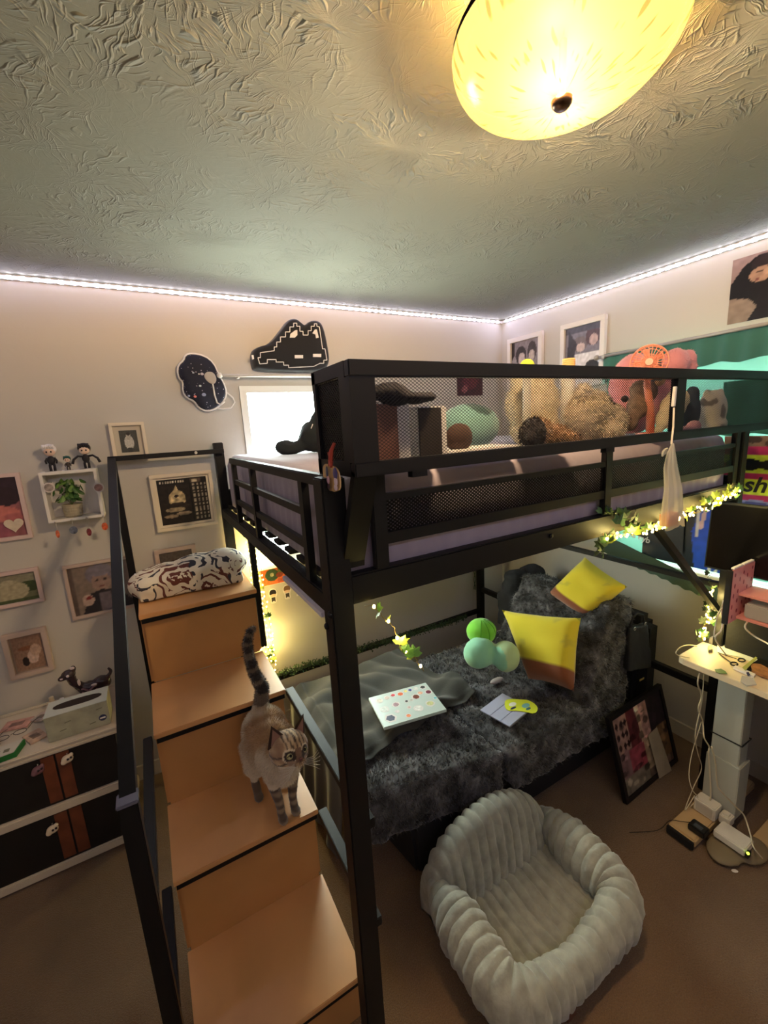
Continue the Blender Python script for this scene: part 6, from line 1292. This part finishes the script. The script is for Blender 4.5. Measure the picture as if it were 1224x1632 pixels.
# pink organizer
og = thing('pink_organizer', (-.45, -1.75, .93), 'pink strawberry print desk organizer with two shelves at the right edge', 'organizer')
pkb = mat('pink_board', (222, 150, 144), .55); ox0, ox1 = -.535, -.36
box('side_panel', pkb, og, ox0, -1.69, .955, ox1, -1.684, 1.165, bevel=.001); box('dark_edge', bb_, og, ox0-.008, -1.69, .955, ox0-.001, -1.672, 1.165)
for q in ((ox0+.005, 1.168, -.46, 1.174), (-.45, 1.168, ox1-.01, 1.174)): MB().box(q[0], -1.69, q[1], q[2], -1.68, q[3]).build('white_edge_strip', white2, og)
for z_, y1 in ((.962, -2.1), (1.055, -2.1)): box('shelf_board', pkb, og, ox0+.06, y1, z_, ox1, -1.6905, z_+.01, bevel=.001)
box('back_panel', pkb, og, ox1-.004, -2.1, .973, ox1, -1.6905, 1.05)
for x_ in (ox0+.07, ox1-.02): box('support_leg', bb_, og, x_, -2.09, .7405, x_+.01, -2.08, .962)
rs = random.Random(6); bm_ = mat('berry_red', (150, 44, 62), .5)
for i in range(5):
    for j in range(5):
        x_ = ox0+.022+.034*i+rs.uniform(-.005, .005); z_ = .975+.042*j+(.018 if i % 2 else 0)+rs.uniform(-.004, .004)
        if z_ < 1.155: MB().ell((x_, -1.6902, z_), (.006*rs.uniform(.8, 1.2), .0006, .010*rs.uniform(.7, 1.1)), nu=10, nv=6).build('berry_print', bm_, og)
tag(box('clear_pouch', mat('clear_plastic', (206, 206, 206), .2, alpha=.6), None, -.47, -1.80, .9725, -.37, -1.71, 1.03, bevel=.006), 'clear crumpled pouch on the lower organizer shelf', 'pouch')
box('computer_box', bb_, None, -.30, -2.15, .7405, -.10, -1.60, .95, bevel=.003); tag(bpy.data.objects['computer_box'], 'black computer box on the desk behind the pink organizer', 'box')
# things on the desktop
def flat(name, label, cat_, pix, z, th, m, par=None):
    P = [(lambda q: (q.x, q.y))(at(u, v, 'z', z)) for u, v in pix]
    ar = sum(P[i][0]*P[(i+1) % len(P)][1]-P[(i+1) % len(P)][0]*P[i][1] for i in range(len(P)))
    if ar < 0: P = P[::-1]
    o_ = MB().prism(P, (0, 0, z), (1, 0, 0), (0, 1, 0), th).build(name, m, par)
    return tag(o_, label, cat_) if label else o_
sh_ = flat('paper_sheet', 'white sheet with grey discs lying at the back of the desktop', 'paper', [(1143, 1012), (1160, 1016), (1224, 1043), (1250, 1060), (1250, 1090), (1224, 1066), (1180, 1048), (1143, 1040)], .7415, .0012, mat('paper_cool', (196, 204, 204), .6))
for u, v, s_ in ((1166, 1018, .022), (1214, 1038, .025)):
    q = at(u, v, 'z', .743); MB().cyl((q.x, q.y, .7429), (q.x, q.y, .7435), s_, 20).build('grey_disc', mat('disc_grey', (110, 108, 96), .7), sh_)
flat('fallen_leaf', 'single green leaf lying on the desktop', 'leaf', [(1139, 1067), (1149, 1066), (1156, 1070), (1159, 1074), (1147, 1074), (1141, 1071)], .7425, .0012, ivm)
sc = thing('scissors', at(1165, 1050, 'z', .742), 'dark scissors lying behind the fallen leaf', 'scissors')
for (u, v) in ((1182, 1052), (1170, 1058)):
    q = at(u, v, 'z', .746); MB().tube([(q.x+.016*math.cos(a), q.y+.010*math.sin(a), .746) for a in [k*.5 for k in range(14)]], .0028, 6, False).build('handle_loop', bb_, sc, smooth=True)
for a_, b_ in (((1144, 1040), (1174, 1050)), ((1146, 1042), (1165, 1056))): MB().bar(at(*a_, 'z', .745), at(*b_, 'z', .745), .005, .0015).build('blade', mat('steel_dark', (84, 80, 74), .4, metal=.7), sc)
flat('brown_packet', 'brown crinkled packet at the right edge of the desktop', 'packet', [(1195, 1060), (1212, 1062), (1230, 1072), (1230, 1085), (1212, 1078), (1198, 1072)], .7440, .010, mat('packet_brown', (150, 106, 66), .5, nz=(60, .4)))
flat('lime_strip', 'lime green strip crossing the brown packet', 'strip', [(1183, 1064), (1204, 1047), (1207, 1049), (1188, 1069)], .7545, .0015, mat('lime_card', (150, 156, 84), .6))
pn_ = flat('white_marker', 'white marker pen with blue band in front of the packet', 'pen', [(1168, 1066), (1172, 1063), (1204, 1077), (1201, 1081)], .7425, .008, white2)
flat('blue_band', None, None, [(1189, 1072), (1193, 1071), (1196, 1076), (1192, 1078)], .7506, .0006, mat('emblem_navy'), pn_)
flat('clear_wrapper', 'clear crinkled wrapper on the desktop near the marker', 'wrapper', [(1182, 1078), (1200, 1082), (1206, 1092), (1190, 1094), (1180, 1087)], .7425, .004, mat('clear_plastic'))
flat('small_grey_cube', 'small grey knob beside the bed leg on the desktop', 'knob', [(1128, 1033), (1134, 1032), (1135, 1039), (1129, 1040)], .7425, .012, mat('disc_grey'))
# dark purple coat under the desk
tag(remesh(MB().hexa([(-.30, -2.1, .03), (-.10, -2.1, .03), (-.08, -1.80, .03), (-.26, -1.80, .03), (-.26, -2.1, .66), (-.12, -2.1, .66), (-.12, -1.82, .66), (-.24, -1.82, .66)]), 'dark_purple_throw', mat('purple_cloth', (46, 32, 62), .95, sheen=.3), voxel=.012, smooth=6, disp=lambda c, n: .012*math.sin(c.y*70+c.z*5)+.008*fbm(c, 9)), 'dark purple draped cloth hanging under the desk', 'cloth')
